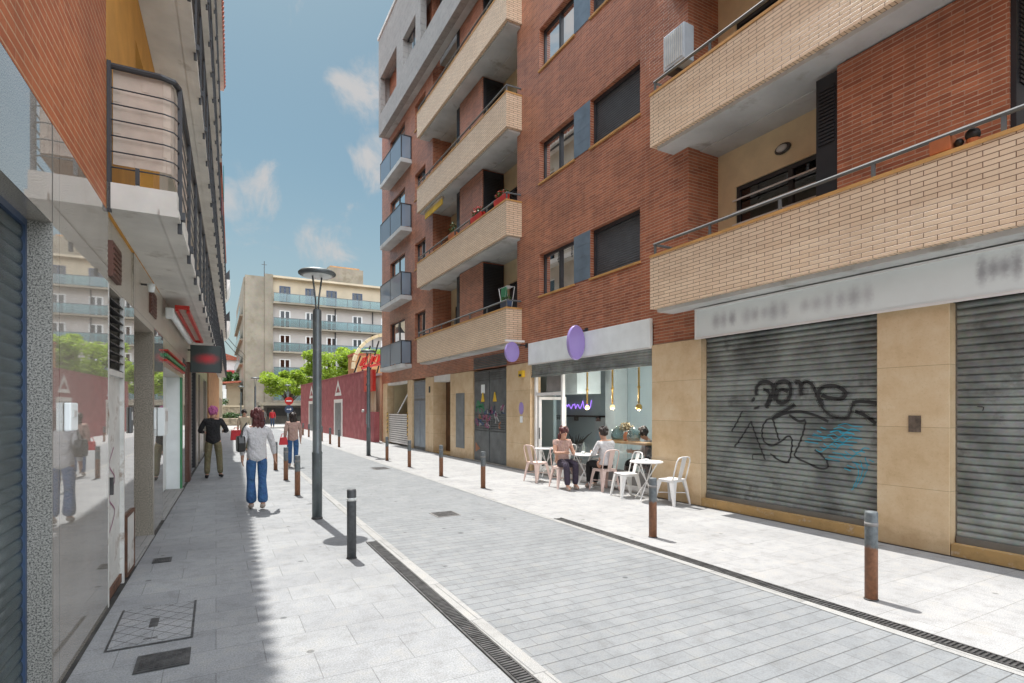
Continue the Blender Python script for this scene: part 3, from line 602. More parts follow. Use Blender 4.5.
# garage
MB().box(WX+.3,10,26.75,26.9,0,3.09).box(WX+.3,10,23.2,23.46,0,3.09).box(10,10.2,23.2,26.9,0,3.09).build('garage_wall','cream_paint',RB)
MB().box(WX,WX+.3,23.48,26.72,2.86,2.975).build('garage_lintel','white_paint',RB)
g=MB().box(WX+.05,WX+.09,23.5,26.7,.08,.16).box(WX+.05,WX+.09,23.5,26.7,1.4,1.46).build('garage_gate','white_metal',RB)
mb=MB()
for i in range(32):
    for j in range(12): mb.box(WX+.05,WX+.07,23.52+i*.0995,23.52+i*.0995+.075,.18+j*.101,.18+j*.101+.062)
mb.build('mesh_panel','white_metal',g); MB().box(WX+.075,WX+.08,23.5,26.7,.16,1.4).build('backing','graphite',g)
MB().tube([(WX+.15,23.6,2.6),(WX+.15,25.6,1.45)],.035).build('arm','white_metal',g)
for y in (23.46,26.70):
    MB().box(WX-.045,WX-.031,y-.03,y+.05,.5,1.55).build('corner_guard','hazard',RB)

# ---------------------------------------------------------------- café
MB().box(7.45,11.3,7.9,17.2,-.02,.03).build('cafe_floor','cafe_floor',RB)
cw=MB().box(9.9,10.0,7.9,15.3,.03,3.05).box(7.9,9.9,7.9,8.0,.03,3.05).box(8.3,9.9,15.2,15.3,.03,3.05).box(8.2,8.3,12.7,15.2,.03,3.05); cw.build('cafe_wall','cafe_wall',RB)
MB().box(7.8,11.2,7.9,17.2,2.86,2.98).build('cafe_ceiling','white_paint',RB)
MB().box(9.45,9.89,11.6,12.0,.03,2.86).build('cafe_column','cafe_pale',RB)
MB().box(8.15,8.9,11.5,12.65,2.1,2.85).build('cafe_bulkhead','cafe_pale',RB)
fr=MB(); gx=WX+.10
for y in (8.06,12.62,11.33): fr.box(gx-.04,gx+.04,y-.035,y+.035,.0,2.62)
fr.box(gx-.03,gx+.03,11.37,12.58,2.05,2.13); fr.box(gx-.03,gx+.03,8.1,11.3,2.56,2.62); fr.box(gx-.04,gx+.05,8.1,11.3,.03,.12)
sf=fr.build('shopfront','white_metal',RB)
MB().box(gx-.03,gx+.05,8.1,11.3,.12,.40).build('stall_riser','graphite',sf)
MB().quad((gx,8.09,.40),(gx,11.3,.40),(gx,11.3,2.57),(gx,8.09,2.57)).build('pane','glass',sf)
MB().box(gx,gx+.02,11.4,12.1,2.15,2.55).build('transom_vent','graphite',sf)
dl=MB().box(7.66,7.72,12.30,12.36,.03,2.05).box(7.0,7.05,12.42,12.47,.03,.03)
dl=MB()
for a,b in ((7.62,7.70),(8.42,8.5)): dl.box(a,b,12.5,12.55,.04,2.03)
dl.box(7.70,8.42,12.5,12.55,.04,.16).box(7.70,8.42,12.5,12.55,1.95,2.03)
dd=dl.build('cafe_door','white_metal',RB); MB().quad((7.7,12.525,.16),(8.42,12.525,.16),(8.42,12.525,1.95),(7.7,12.525,1.95)).build('pane','glass',dd)
MB().tube([(7.6,12.46,.9),(7.6,12.46,1.2)],.015).build('handle','black',dd)
rs=MB(); slat_shutter(rs,WX+.02,8.05,12.71,2.6,2.9,.06,.012); rs.box(WX-.01,WX+.05,8.05,12.71,2.55,2.6); rs.build('rolled_shutter','shutter',RB)
MB().box(WX+.05,WX+.3,8.05,12.72,2.9,3.34).build('shopfront_lintel','dark_room',RB)

# ================================================================== signs and fittings on the right
BL=(.50,.51,.54)
_rs=random.Random(5); _bl=[]
for k,dy in enumerate((2.62,2.47,2.30,2.02,1.87,1.70,1.55,1.38,1.05,.88,.71,.54,.37,.20)):
    c_=_rs.uniform(.34,.48); _bl.append((dy,-.01+.0*dy,.085 if k%3 else .11,_rs.uniform(.11,.16),_rs.uniform(.5,.8),(c_,c_+.01,c_+.04)))
for dy,ru,rv in ((-1.0,.06,.17),(-1.10,.07,.12),(-1.20,.07,.12),(-1.30,.06,.17),(-1.6,.1,.16)): _bl.append((dy,.03,ru,rv,.8,(.3,.31,.34)))
MT['sign_marks']=smudges('sign_marks',(.84,.905,.90),_bl,.45)
t=thingW('shop_sign','long pale grey shop sign with faded illegible lettering above the closed shutters','shop sign',(7.36,3.8,3.19))
MB().box(7.40,7.466,-1.4,6.85,2.95,3.42).build('sign_panel','sign_marks',t)
MB().box(7.385,7.40,-1.4,6.88,2.915,2.95).box(7.385,7.40,-1.4,6.88,3.42,3.45).box(7.385,7.40,6.851,6.88,2.951,3.419).build('sign_frame','white_metal',t)
t=thingW('shop_sign','plain blank white fascia sign above the cafe window','shop sign',(7.42,10.4,3.19))
MB().box(7.42,7.497,8.043,12.75,2.91,3.47).build('sign_panel','white_panel',t,bev=.008)
MB().box(7.43,7.5,8.04,12.78,2.885,2.908).build('trim','white_metal',t)
def blade(name,label,x,y,z,rx,rz,bracket):
    t=thingW(name,label,'sign',(x,y,z))
    mb=MB(); pr=[]
    n=40
    for i in range(n): pr.append((x+rx*math.cos(2*PI*i/n),z+rz*math.sin(2*PI*i/n)))
    mb.prism(pr,'y',y-.05,y+.05); mb.build('sign_face','lilac',t,bev=.012)
    b=MB(); b.tube([(7.49,y,z+rz*.75),(x+rx*.4,y,z+rz*.75)],.018); b.box(7.47,7.495,y-.05,y+.05,z+rz*.75-.06,z+rz*.75+.06); b.build('bracket','dark_metal',t)
    if bracket: MB().box(x-.2,x+.38,y-.03,y+.03,z+rz+.01,z+rz+.06).build('light_bar','white_metal',t)
blade('oval_sign','large lilac oval blade sign projecting in front of the white cafe fascia',7.19,10.2,3.21,.225,.39,False)
blade('oval_sign','small lilac oval blade sign under the end of the cream balcony',7.03,12.95,3.24,.21,.27,True)
t=thingW('oval_plaque','small purple oval plaque on the tan pillar beside the cafe door','plaque',(7.46,13.2,1.7))
mb=MB(); mb.prism([(13.2+.12*math.cos(a*PI/12),1.72+.17*math.sin(a*PI/12)) for a in range(24)],'x',7.455,7.468); mb.build('plaque','lilac',t)
MB().box(7.458,7.468,13.13,13.27,1.32,1.5).build('notice','white_panel',t)
t=thingW('alarm_box','small yellow alarm box high on the tan pillar by the cafe','alarm box',(7.43,13.1,2.6)); MB().box(7.38,7.468,13.0,13.24,2.58,2.76).build('case','yellow_paint',t,bev=.01); MB().box(7.37,7.38,13.06,13.18,2.60,2.66).build('lamp','dark_metal',t)
# air conditioner
t=thingW('air_conditioner','white air conditioner unit mounted on the brick wall above the upper right balcony','air conditioner',(7.33,7.3,7.9))
MB().box(7.20,7.45,6.95,7.45,7.86,8.5).build('case','ac_metal',t,bev=.015)
g=MB()
for i in range(9): g.box(7.185,7.20,6.99+i*.048,7.01+i*.048,7.92,8.45)
g.build('grille','lamp_lens',t); MB().box(7.2,7.499,7.2,7.40,7.80,7.858).build('bracket','dark_metal',t)
def foliage(mb,c,r,n,size,rn,flat=1.0):
    for _ in range(n):
        u=Vector((rn.gauss(0,1),rn.gauss(0,1),rn.gauss(0,1))).normalized()*(rn.random()**.45)
        p=Vector((c[0]+u.x*r[0],c[1]+u.y*r[1],c[2]+u.z*r[2])); s=size*rn.uniform(.6,1.3)
        a=Vector((rn.gauss(0,1),rn.gauss(0,1),rn.gauss(0,.6))).normalized(); b=a.orthogonal().normalized(); w=rn.uniform(0,PI); b=(b*math.cos(w)+a.cross(b)*math.sin(w))
        mb.quad(p-a*s,p-b*s*.45,p+a*s,p+b*s*.45)
    return mb
rn=random.Random(11)
def planter(label,x,y,z,w,plant,flower=None,box='terracotta',cat='planter',h=.16,fol=.14):
    t=thingW('flower_box',label,cat,(x,y,z)); MB().prism([(x-.06,z),(x+.06,z),(x+.08,z+h),(x-.08,z+h)],'y',y-w/2,y+w/2).build('trough',box,t,bev=.006)
    if plant: foliage(MB(),(x,y,z+h+fol*.6),(.1,w*.5,fol),int(90*w/.5),.045,rn).build('foliage',plant,t)
    if flower: foliage(MB(),(x-.03,y,z+h+fol),(.1,w*.5,fol*.7),int(40*w/.5),.035,rn).build('flowers',flower,t)
zB=4.515; zA1=7.485; zA0=4.515
planter('terracotta trough with a dark cactus on the lower right balcony wall',7.12,3.05,zB+.033,.20,None)
t=thingW('potted_cactus','dark round potted cactus behind the rail of the lower right balcony','pot plant',(7.14,2.78,zB+.03)); MB().ball((7.14,2.78,zB+.13),.07).ball((7.13,2.9,zB+.09),.045).build('plant','black',t,True); MB().lathe([(.05,0),(.06,.05)],12,(7.14,2.78,zB+.031)).build('pot','terracotta',t)
planter('red flower trough at the near corner of the second cream balcony',7.1,13.7,zA1+.034,.7,'leaf_green','red_flower','red_paint')
planter('red trough with red blooms midway along the second cream balcony',7.1,15.3,zA1+.034,.8,'leaf_green','red_flower','red_paint')
planter('trough of tall green leaves farther along the second cream balcony',7.1,17.3,zA1+.034,.5,'leaf_green',None,'terracotta',fol=.25)
t=thingW('clothes_airer','small white and green clothes airer on the lowest cream balcony','airer',(7.3,13.9,3.67))
mb=MB()
for s in(-1,1): mb.tube([(7.25,13.9+s*.25,3.67),(7.25,13.9-s*.25,5.2)],.012); mb.tube([(7.5,13.9+s*.25,3.67),(7.5,13.9-s*.25,5.2)],.012)
for i in range(5): mb.tube([(7.25,13.68+i*.1,5.2),(7.5,13.68+i*.1,5.2)],.008)
mb.build('frame','white_metal',t); MB().box(7.24,7.26,13.65,14.0,4.7,5.18).build('hanging_cloth','mural_green',t)
planter('blue trough of leafy herbs at the end of the lowest cream balcony',7.14,13.5,zA0+.034,.45,'leaf_green',None,'blue_paint',fol=.1)
t=thingW('roller_awning','rolled cream and yellow awning under the third cream balcony','awning',(7.2,19.3,9.3))
MB().tube([(7.2,18.5,9.35),(7.2,20.3,9.35)],.06).build('roll','cream_facade',t,True); MB().box(7.16,7.2,18.5,20.3,9.1,9.3).build('valance','yellow_paint',t); MB().tube([(7.2,18.5,9.35),(7.2,18.5,9.43)],.02).build('arm','white_metal',t)

# ================================================================== café inside and outside
t=thingW('wall_shelf','long black wall shelf at the back of the cafe','shelf',(9.8,13.9,1.49)); MB().box(9.65,9.89,12.5,15.1,1.46,1.51).build('board','black',t); mb=MB(); 
for y in (12.8,13.9,14.9): mb.box(9.75,9.89,y-.02,y+.02,1.34,1.46)
mb.build('bracket','black',t)
t=thingW('neon_sign','purple neon script glowing on the back wall of the cafe','neon sign',(9.88,13.9,1.78)); nb=MB()
pts=[(9.88,14.7-i*.048,1.78+.07*math.sin(i*1.25)+(.12 if i%9==4 else 0)) for i in range(32)]; nb.tube(pts,.009,6); nb.build('tube','neon',t)
for i,(y,lab) in enumerate(((11.0,'gold pendant lamp nearest the cafe door'),(10.02,'gold pendant lamp in the middle of the cafe window'),(9.12,'gold pendant lamp nearest the right side of the cafe window'))):
    t=thingW('pendant_lamp',lab,'pendant lamp',(8.1,y,2.86),'gold pendant lamps in the cafe window')
    MB().tube([(8.1,y,1.82),(8.1,y,2.86)],.022).tube([(8.1,y,2.15),(8.1,y,2.2)],.035).tube([(8.1,y,2.83),(8.1,y,2.86)],.05).build('stem','gold',t,True)
    MB().ball((8.1,y,1.74),.055 if i<2 else .075).build('globe','gold' if i==2 else 'bulb',t,True)
    l=bpy.data.lights.new('bulb_light','POINT'); l.energy=19; l.color=(1,.93,.86); l.shadow_soft_size=.08; lo=bpy.data.objects.new('bulb_light',l); COL.objects.link(lo); lo.parent=t; lo.location=(0,0,-1.28)
t=thingW('bar_counter','wooden bar shelf standing just inside the cafe window','counter',(7.95,9.4,0)); MB().box(7.8,8.15,8.6,10.1,.94,.99).build('top','wood_light',t,bev=.006)
for y in (8.7,9.95): MB().box(7.93,8.02,y-.05,y+.05,.03,.938).build('leg','black',t)
for y,lab in ((9.7,'round glass dome at the left end of the window bar'),(9.15,'round glass dome in the middle of the window bar')):
    t=thingW('glass_dome',lab,'glass dome',(7.98,y,.99)); MB().lathe([(.13,.02),(.15,.12),(.12,.24),(.04,.29),(.02,.32)],16,(7.98,y,.99)).build('dome','pale_glass',t,True); MB().lathe([(.15,.002),(.15,.02)],16,(7.98,y,.99)).build('base','wood_light',t)
t=thingW('dried_flowers','vase of dried beige flowers on the window bar','vase',(8.0,9.42,.99)); MB().lathe([(.05,.002),(.07,.1),(.04,.2)],14,(8.0,9.42,.99)).build('vase','terracotta',t,True); foliage(MB(),(8.0,9.42,1.3),(.16,.2,.1),160,.04,rn).build('stems','dry',t)
t=thingW('potted_plant','dark leafy plant standing behind the cafe door','pot plant',(8.6,12.2,.03)); MB().lathe([(.13,0),(.17,.3),(.16,.32)],14,(8.6,12.2,.03)).build('pot','black',t,True)
mb=MB()
for i in range(16):
    a=rn.uniform(0,2*PI); l=rn.uniform(.25,.45); mb.tube([(8.6,12.2,.3),(8.6+.3*l*math.cos(a),12.2+.3*l*math.sin(a),.35+l),(8.6+l*math.cos(a),12.2+l*math.sin(a),.5+l*1.3)],[.02,.03,.004],4)
mb.build('leaves','black',t)

def make_chair(m):
    t=thing('metal_chair','','chair')
    mb=MB(); mb.prism([(-.17,-.17),(.17,-.17),(.19,.14),(.15,.18),(-.15,.18),(-.19,.14)],'z',.435,.455)
    mb.build('seat',m,t,bev=.008)
    ap=MB().prism([(-.185,.405),(.185,.405),(.175,.436),(-.175,.436)],'y',-.165,-.158).prism([(-.185,.405),(.185,.405),(.175,.436),(-.175,.436)],'y',.165,.172)
    ap.prism([(-.165,.405),(.165,.405),(.165,.436),(-.165,.436)],'x',-.183,-.176).prism([(-.165,.405),(.165,.405),(.165,.436),(-.165,.436)],'x',.176,.183); ap.build('apron',m,t)
    for sx in(-1,1):
        for sy in(-1,1):
            l=MB(); top=[(sx*.18,sy*.165,.43),(sx*.085,sy*.172,.43),(sx*.178,sy*.075,.43)]; bot=[(sx*.235,sy*.225,0),(sx*.205,sy*.225,0),(sx*.235,sy*.195,0)]; mid=[(sx*.205,sy*.19,.27),(sx*.14,sy*.192,.27),(sx*.205,sy*.125,.27)]
            for A,B in((top,mid),(mid,bot)):
                l.quad(A[0],A[1],B[1],B[0]); l.quad(A[0],A[2],B[2],B[0])
            o=l.build('leg',m,t); sm=o.modifiers.new('sheet','SOLIDIFY'); sm.thickness=.008
    b=MB(); P=[(-.185,-.16,.44),(-.19,-.2,.6),(-.185,-.25,.78),(-.15,-.268,.84),(-.08,-.275,.855),(.08,-.275,.855),(.15,-.268,.84),(.185,-.25,.78),(.19,-.2,.6),(.185,-.16,.44)]
    b.tube(P,.0125,8); b.build('back_frame',m,t,True)
    s=MB(); s.quad((-.05,-.162,.45),(.05,-.162,.45),(.065,-.272,.853),(-.065,-.272,.853)); o=s.build('splat',m,t); sm=o.modifiers.new('sheet','SOLIDIFY'); sm.thickness=.006
    st=MB().tube([(-.2,-.19,.2),(.2,.19,.2)],.008,6).tube([(.2,-.19,.205),(-.2,.19,.205)],.008,6); st.build('stretcher',m,t)
    return t
wc=make_chair('white_metal'); pc=make_chair('pink_metal')
G1='metal cafe chairs on the pavement'
CH=[(wc,7.18,7.22,8,'white metal chair nearest the tan pillar, right of the white bistro table'),
    (wc,7.02,8.27,78,'white metal chair facing the street, left of the empty white bistro table'),
    (wc,7.4,11.0,5,'white metal chair against the cafe window behind the far small table'),
    (pc,7.16,9.12,0,'pink metal chair carrying the seated person in a white shirt'),
    (pc,6.62,9.88,172,'pink metal chair carrying the seated person in a dusty pink top'),
    (pc,6.66,11.02,-80,'empty pink metal chair at the left end of the cafe terrace')]
seen=set()
for r,x,y,a,lab in CH:
    if r.name in seen: dup(r,(x,y,0),R(a),lab,G1)
    else: seen.add(r.name); r.location=(x,y,0); r.rotation_euler.z=R(a); r['label']=lab; r['group']=G1
def make_table():
    t=thing('bistro_table','','table')
    MB().lathe([(.29,.70),(.305,.71),(.305,.722),(.29,.73)],32).build('table_top','white_metal',t,True)
    for a in(0,PI/2):
        l=MB()
        for s in(-1,1):
            c,sn=math.cos(a),math.sin(a); l.tube([(s*.24*c,s*.24*sn,.012),(0.012*s*sn,.012*s*c,.36),(-s*.22*c,-s*.22*sn,.70)],.011,6)
        l.build('leg','white_metal',t)
    return t
tb=make_table(); TB=[(7.06,7.74,20,'empty white round bistro table between the two white chairs'),(7.0,9.62,0,'white round bistro table between the two seated people'),(7.28,11.6,30,'white round bistro table by the cafe door')]
for i,(x,y,a,lab) in enumerate(TB):
    if i==0: tb.location=(x,y,0); tb.rotation_euler.z=R(a); tb['label']=lab; tb['group']='white bistro tables'
    else: dup(tb,(x,y,0),R(a),lab,'white bistro tables')
t=thingW('bottle','clear glass bottle with dark cap on the table of the seated pair','bottle',(7.02,9.66,.732)); MB().lathe([(.034,0),(.036,.02),(.036,.15),(.014,.2),(.013,.25)],14,(7.02,9.66,.732)).build('body','bottle_glass',t,True); MB().lathe([(.015,.25),(.015,.275)],12,(7.02,9.66,.732)).build('cap','black',t)
t=thingW('coffee_cup','small white cup on the table of the seated pair','cup',(6.9,9.52,.732)); MB().lathe([(.022,0),(.036,.05),(.038,.062),(.034,.06),(.02,.006)],14,(6.9,9.52,.732)).build('cup','white_panel',t,True); MB().lathe([(.06,-.0),(.065,.006)],18,(6.9,9.52,.7322)).build('saucer','white_panel',t,True)
t=thingW('ashtray','small white ashtray on the empty bistro table','ashtray',(7.1,7.8,.732)); MB().lathe([(.035,0),(.055,.03),(.045,.03),(.03,.01)],14,(7.1,7.8,.732)).build('bowl','white_panel',t,True)

# ================================================================== street furniture
def make_bollard(m):
    t=thing('bollard','','bollard')
    MB().lathe([(.052,0),(.052,.77),(.048,.785)],20).build('post',m,t,True)
    MB().lathe([(.0545,.655),(.0545,.69)],20).build('reflective_band','lamp_lens' if m=='bollard_dark' else 'graphite',t,True)
    MB().lathe([(.06,0.001),(.056,.008)],20).build('base_plate','iron',t,True)
    return t
br=make_bollard('bollard_rust'); bd=make_bollard('bollard_dark')
GR='steel bollards along the right pavement'; GL='steel bollards along the left pavement'
BO=[(br,5.15,2.75,GR,'rust-bottomed bollard in front of the tan pillar with the wall plate, nearest on the right'),
 (br,5.10,5.47,GR,'rust-bottomed bollard at the right pavement edge before the graffiti shutter'),
 (br,5.05,10.6,GR,'rust-bottomed bollard at the right pavement edge before the tan pillar left of the cafe'),
 (br,5.02,13.01,GR,'rust-bottomed bollard at the right pavement edge in front of the mural doors'),
 (br,4.98,15.47,GR,'rust-bottomed bollard in front of the dark building entrance'),
 (br,4.95,17.74,GR,'rust-bottomed bollard in front of the garage gate with striped guards'),
 (br,4.84,25.13,GR,'distant brown bollard before the near end of the pink wall'),
 (br,4.87,27.48,GR,'distant brown bollard before the white framed door of the pink wall'),
 (br,4.93,30.2,GR,'distant brown bollard just right of the near lamp post'),
 (br,4.95,34.96,GR,'distant brown bollard just left of the near lamp post'),
 (br,4.97,37.6,GR,'farthest visible brown bollard before the end of the pink wall'),
 (bd,1.36,6.34,GL,'black bollard with white band standing alone near the left drain'),
 (br,1.41,11.45,GL,'brown bollard on the left pavement just beyond the lamp post'),
 (br,1.47,14.05,GL,'brown bollard, middle one between the woman in jeans and the lamp post'),
 (br,1.46,16.5,GL,'brown bollard close to the right hand of the woman with the black bag')]
seen=set()
for r,x,y,g,lab in BO:
    if r.name in seen: dup(r,(x,y,0),rn.uniform(0,6),lab,g)
    else: seen.add(r.name); r.location=(x,y,0); r['label']=lab; r['group']=g
def make_lamp():
    t=thing('street_lamp','','street lamp')
    MB().lathe([(.075,0),(.075,1.0),(.078,1.005),(.078,1.03),(.068,1.04),(.064,3.22),(.05,3.25)],20).build('pole','lamp_grey',t,True)
    MB().lathe([(.085,.001),(.082,.02),(.076,.03)],20).build('base','iron',t,True)
    a=MB()
    for s in(-1,1): a.tube([(s*.02,0,3.2),(s*.028,0,3.4),(s*.085,0,3.78)],.013,8)
    a.build('fork','lamp_grey',t,True)
    MB().lathe([(.24,3.765),(.275,3.785),(.28,3.81),(.25,3.84),(.10,3.865),(.0,3.868)],32).build('head','lamp_grey',t,True)
    MB().lathe([(.0,3.752),(.2,3.755),(.238,3.764)],32).build('lens','lamp_lens',t,True)
    return t
lp=make_lamp()
LP=[(1.38,8.88,25,'tall grey street lamp with a disc head on the left pavement beside the black bollard'),(4.9,20.01,0,'grey disc-headed street lamp before the red panel of the pink wall'),
    (2.35,41,0,'distant disc-headed street lamp before the blank concrete end of the cream building'),(2.05,57,0,'farthest disc-headed street lamp beside the stone planter wall'),(5.6,52,10,'distant disc-headed street lamp behind the round road signs')]
for i,(x,y,a,lab) in enumerate(LP):
    if i==0: lp.location=(x,y,0); lp.rotation_euler.z=R(a); lp['label']=lab; lp['group']='disc-headed street lamps'
    else: dup(lp,(x,y,0),R(a),lab,'disc-headed street lamps')
# road signs
t=thingW('road_sign','pole with a red no-entry disc above a blue mandatory disc near the pink wall','road sign',(5.25,48,0))
MB().tube([(5.25,48,0),(5.25,48,2.75)],.035).build('pole','lamp_grey',t)
def disc(z,m,r=.33,y=47.94): return MB().prism([(5.25+r*math.cos(a*PI/14),z+r*math.sin(a*PI/14)) for a in range(28)],'y',y,y+.02)
s=disc(2.36,0).build('red_disc','red_paint',t); MB().box(5.05,5.45,47.93,47.939,2.31,2.41).build('bar','white_panel',s)
s=disc(1.68,0).build('blue_disc','blue_paint',t); MB().box(5.08,5.34,47.93,47.939,1.65,1.71).prism([(5.34,1.57),(5.46,1.68),(5.34,1.79)],'y',47.93,47.939).build('arrow','white_panel',s)
# drains and covers

def channel(label,xf,y0,y1,w):
    t=thingW('drain_channel',label,'drain',(xf(y0),y0,0))
    n=int((y1-y0)/.032); b=MB()
    for i in range(n):
        y=y0+i*.032; x=xf(y); b.box(x-w/2+.012,x+w/2-.012,y,y+.016,.0045,.009)
    b.build('grate','iron',t)
    f=MB()
    for s in(-1,1): f.prism([(xf(y0)+s*w/2-.012,y0),(xf(y0)+s*w/2+.004,y0),(xf(y1)+s*w/2+.004,y1),(xf(y1)+s*w/2-.012,y1)],'z',.0045,.011)
    f.build('frame','iron',t)
    MB().quad((xf(y0)-w/2,y0,.0035),(xf(y0)+w/2,y0,.0035),(xf(y1)+w/2,y1,.0035),(xf(y1)-w/2,y1,.0035)).build('channel','black',t)
channel('long slotted drain grate along the left side of the carriageway',lambda y:xl(y)-.185,-3,7.0,.12)
channel('long slotted drain grate along the right side of the carriageway',lambda y:4.665,-3,7.1,.12)
t=thingW('manhole_cover','large stone-filled manhole cover in the shaded left pavement','manhole cover',(-.42,5.15,0))
MB().quad((-.69,4.7,.003),(-.15,4.7,.003),(-.15,5.6,.003),(-.69,5.6,.003)).build('frame','iron',t)
MB().box(-.672,-.168,4.718,5.582,.0035,.008).build('infill','pave_left',t)
mb=MB()
for i in range(-6,8):
    for s in(1,-1):
        a=(i*.16); pts=[]
        for k in range(40):
            x=-.672+.504*k/39; y=4.718+a+s*(x+.672)*1.0+(.0 if s>0 else .504)
            if 4.72<y<5.58: pts.append((x,y))
        if len(pts)>1: 
            (xa,ya),(xb,yb)=pts[0],pts[-1]; mb.prism([(xa,ya-.003),(xa,ya+.003),(xb,yb+.003),(xb,yb-.003)],'z',.0082,.0088)
mb.build('score_lines','iron',t); MB().box(-.46,-.40,5.05,5.25,.009,.0105).build('lifting_key','iron',t); MB().box(-.47,-.38,4.80,4.815,.009,.0105).build('lifting_key','iron',t)
def cast(label,x0,x1,y0,y1,m,name='manhole_cover',n=9):
    t=thingW(name,label,'manhole cover',((x0+x1)/2,(y0+y1)/2,0)); MB().box(x0,x1,y0,y1,.002,.008).build('frame',m,t)
    b=MB(); dx=(x1-x0-.04)/n; dy=(y1-y0-.04)/n
    for i in range(n):
        for j in range(n):
            b.box(x0+.02+i*dx+.004,x0+.02+(i+1)*dx-.004,y0+.02+j*dy+.004,y0+.02+(j+1)*dy-.004,.0085,.013)
    b.build('studs','iron',t)
cast('small square studded iron cover beside the shaded manhole',-.47,-.155,4.22,4.5,'iron')
cast('tiny iron cover close to the left wall',-.62,-.44,7.15,7.35,'iron')
cast('square iron cover set in the middle of the paved carriageway',3.05,3.45,8.05,8.45,'graphite')
cast('square iron cover in the carriageway farther up near the right bollards',3.9,4.35,15.2,15.8,'graphite')

# ================================================================== LEFT-HAND BUILDING (own frame, x<=-.952)
LX=-.952; OX=-.44
LB=thingL('apartment_building','tall left apartment house with polished granite base and long iron balconies','apartment building',(LX,12,0))
def lb(mb,name,m,parent=None,**k): return mb.build(name,m,parent or LB,**k)
lb(MB().box(-9,LX-.45,-4,26,0,15),'core','dark_room')
# ground floor cladding
lb(MB().box(LX-.4,LX,-4,4.10,2.80,3.385),'lintel','polished'); lb(MB().box(LX-.4,LX-.0,4.10,4.115,0,2.799),'jamb','speckle')
sh=lb(MB().box(LX-.16,LX-.112,4.07,4.098,0,2.8).box(LX-.16,LX-.112,-4,4.07,2.76,2.8),'roller_shutter','blue_paint')
slat_shutter(MB(),LX-.132,-4,4.069,.02,2.76,.078,.009,1,6).build('slat_curtain','shutter_left',sh)
lb(MB().box(LX-.45,LX+.002,4.116,5.72,0,3.385),'granite_panel','polished')
lb(MB().box(LX-.4,LX-.02,5.72,7.1,2.78,3.385).box(LX-.4,LX,7.1,8.67,2.72,3.385).box(LX-.4,LX,8.67,25.9,2.8,3.385),'upper_cladding','granite_cream')
lb(MB().box(LX-.4,LX-.0,6.5,7.1,0,2.78),'granite_panel','polished')
dr=lb(MB().box(LX-.10,LX-.03,5.72,6.5,0,2.02),'metal_door','worn_white')
MB().box(LX-.03,LX+.004,5.72,5.76,0,2.78).box(LX-.03,LX+.004,6.46,6.5,0,2.78).box(LX-.03,LX+.004,5.76,6.46,2.0,2.05).build('frame','worn_white',dr)
MB().box(LX-.03,LX-.012,5.77,6.45,.02,.1).build('kick_plate','rust',dr); MB().box(LX-.03,LX+.02,5.82,5.86,.95,1.1).build('handle','iron',dr)
g=MB()
ribbon(g,[(5.95,.6),(6.2,.75),(5.95,.9),(6.2,1.05),(5.95,1.2),(6.15,1.35)],.016,lambda z:LX-.029); g.v=[(LX-.027,p[1],p[2]) for p in g.v]; g.build('graffiti','mural_pink',dr)
lv=MB().box(LX-.15,LX-.1,5.76,6.46,2.05,2.76)
for i in range(9): lv.prism([(LX-.09,2.07+i*.077),(LX+.0,2.05+i*.077),(LX+.0,2.062+i*.077),(LX-.09,2.09+i*.077)],'y',5.76,6.46)
lb(lv,'vent_louvre','iron')
h=lb(MB().box(LX+.001,LX+.016,6.55,6.98,.06,.62),'meter_hatch','worn_white'); MB().box(LX+.001,LX+.022,6.52,6.55,.04,.65).box(LX+.001,LX+.022,6.98,7.01,.04,.65).box(LX+.001,LX+.022,6.55,6.98,.62,.65).box(LX+.001,LX+.022,6.55,6.98,.03,.06).build('frame','rust',h)
# recessed entrance
lb(MB().box(LX-.38,LX-.30,7.1,8.67,.0,2.72),'recess_door','wood_dark'); lb(MB().box(LX-.40,LX-.0,8.67,8.80,0,2.799),'jamb','speckle_dark')
lb(MB().box(LX-.3,LX+.02,7.1,8.67,-.02,.02),'threshold','kerb')
lb(MB().box(LX-.4,LX+.001,8.80,9.84,0,2.799),'granite_panel','polished')
# shopfront
lb(MB().box(LX-.35,LX-.28,9.84,13.5,.05,2.35),'shop_window','white_panel'); lb(MB().box(LX-.3,LX+.02,9.84,13.5,-.02,.03),'threshold','kerb')
fr=lb(MB().box(LX-.28,LX-.24,11.0,11.06,.05,2.35).box(LX-.28,LX-.24,12.2,12.26,.05,2.35).box(LX-.28,LX-.24,9.9,9.96,.05,2.35),'shop_frame','rail_metal')
MB().box(LX-.3,LX-.04,13.36,13.5,0,2.36).build('post','white_panel',fr); MB().box(LX-.04,LX-.005,13.35,13.5,0,2.36).build('edge','green_paint',fr)
lb(MB().box(LX-.36,LX-.001,9.84,13.5,2.36,2.798),'shop_header','granite_cream')
f=lb(MB().box(LX+.002,LX+.05,9.9,13.4,2.51,2.56),'fascia','green_paint'); MB().box(LX+.002,LX+.06,9.9,13.4,2.595,2.62).box(LX+.002,LX+.05,9.9,13.4,2.44,2.47).build('trim','red_paint',f)
lb(MB().box(LX-.4,LX,13.5,14.75,0,2.799),'granite_panel','polished')
lb(MB().box(LX-.4,LX+.05,14.75,15.3,0,2.799),'door_post','brown_metal')
s2=lb(MB().box(LX-.2,LX-.02,15.3,15.38,0,2.799).box(LX-.2,LX-.02,18.3,18.36,0,2.799),'roller_shutter','dark_metal'); slat_shutter(MB(),LX-.12,15.38,18.3,0,2.8,.1,.02,1,4).build('slat_curtain','shutter',s2)
for a_,b_ in ((18.36,19.3),(20.3,22.6),(24.9,26)): lb(MB().box(LX-.4,LX,a_,b_,0,2.799),'granite_panel','speckle_dark')
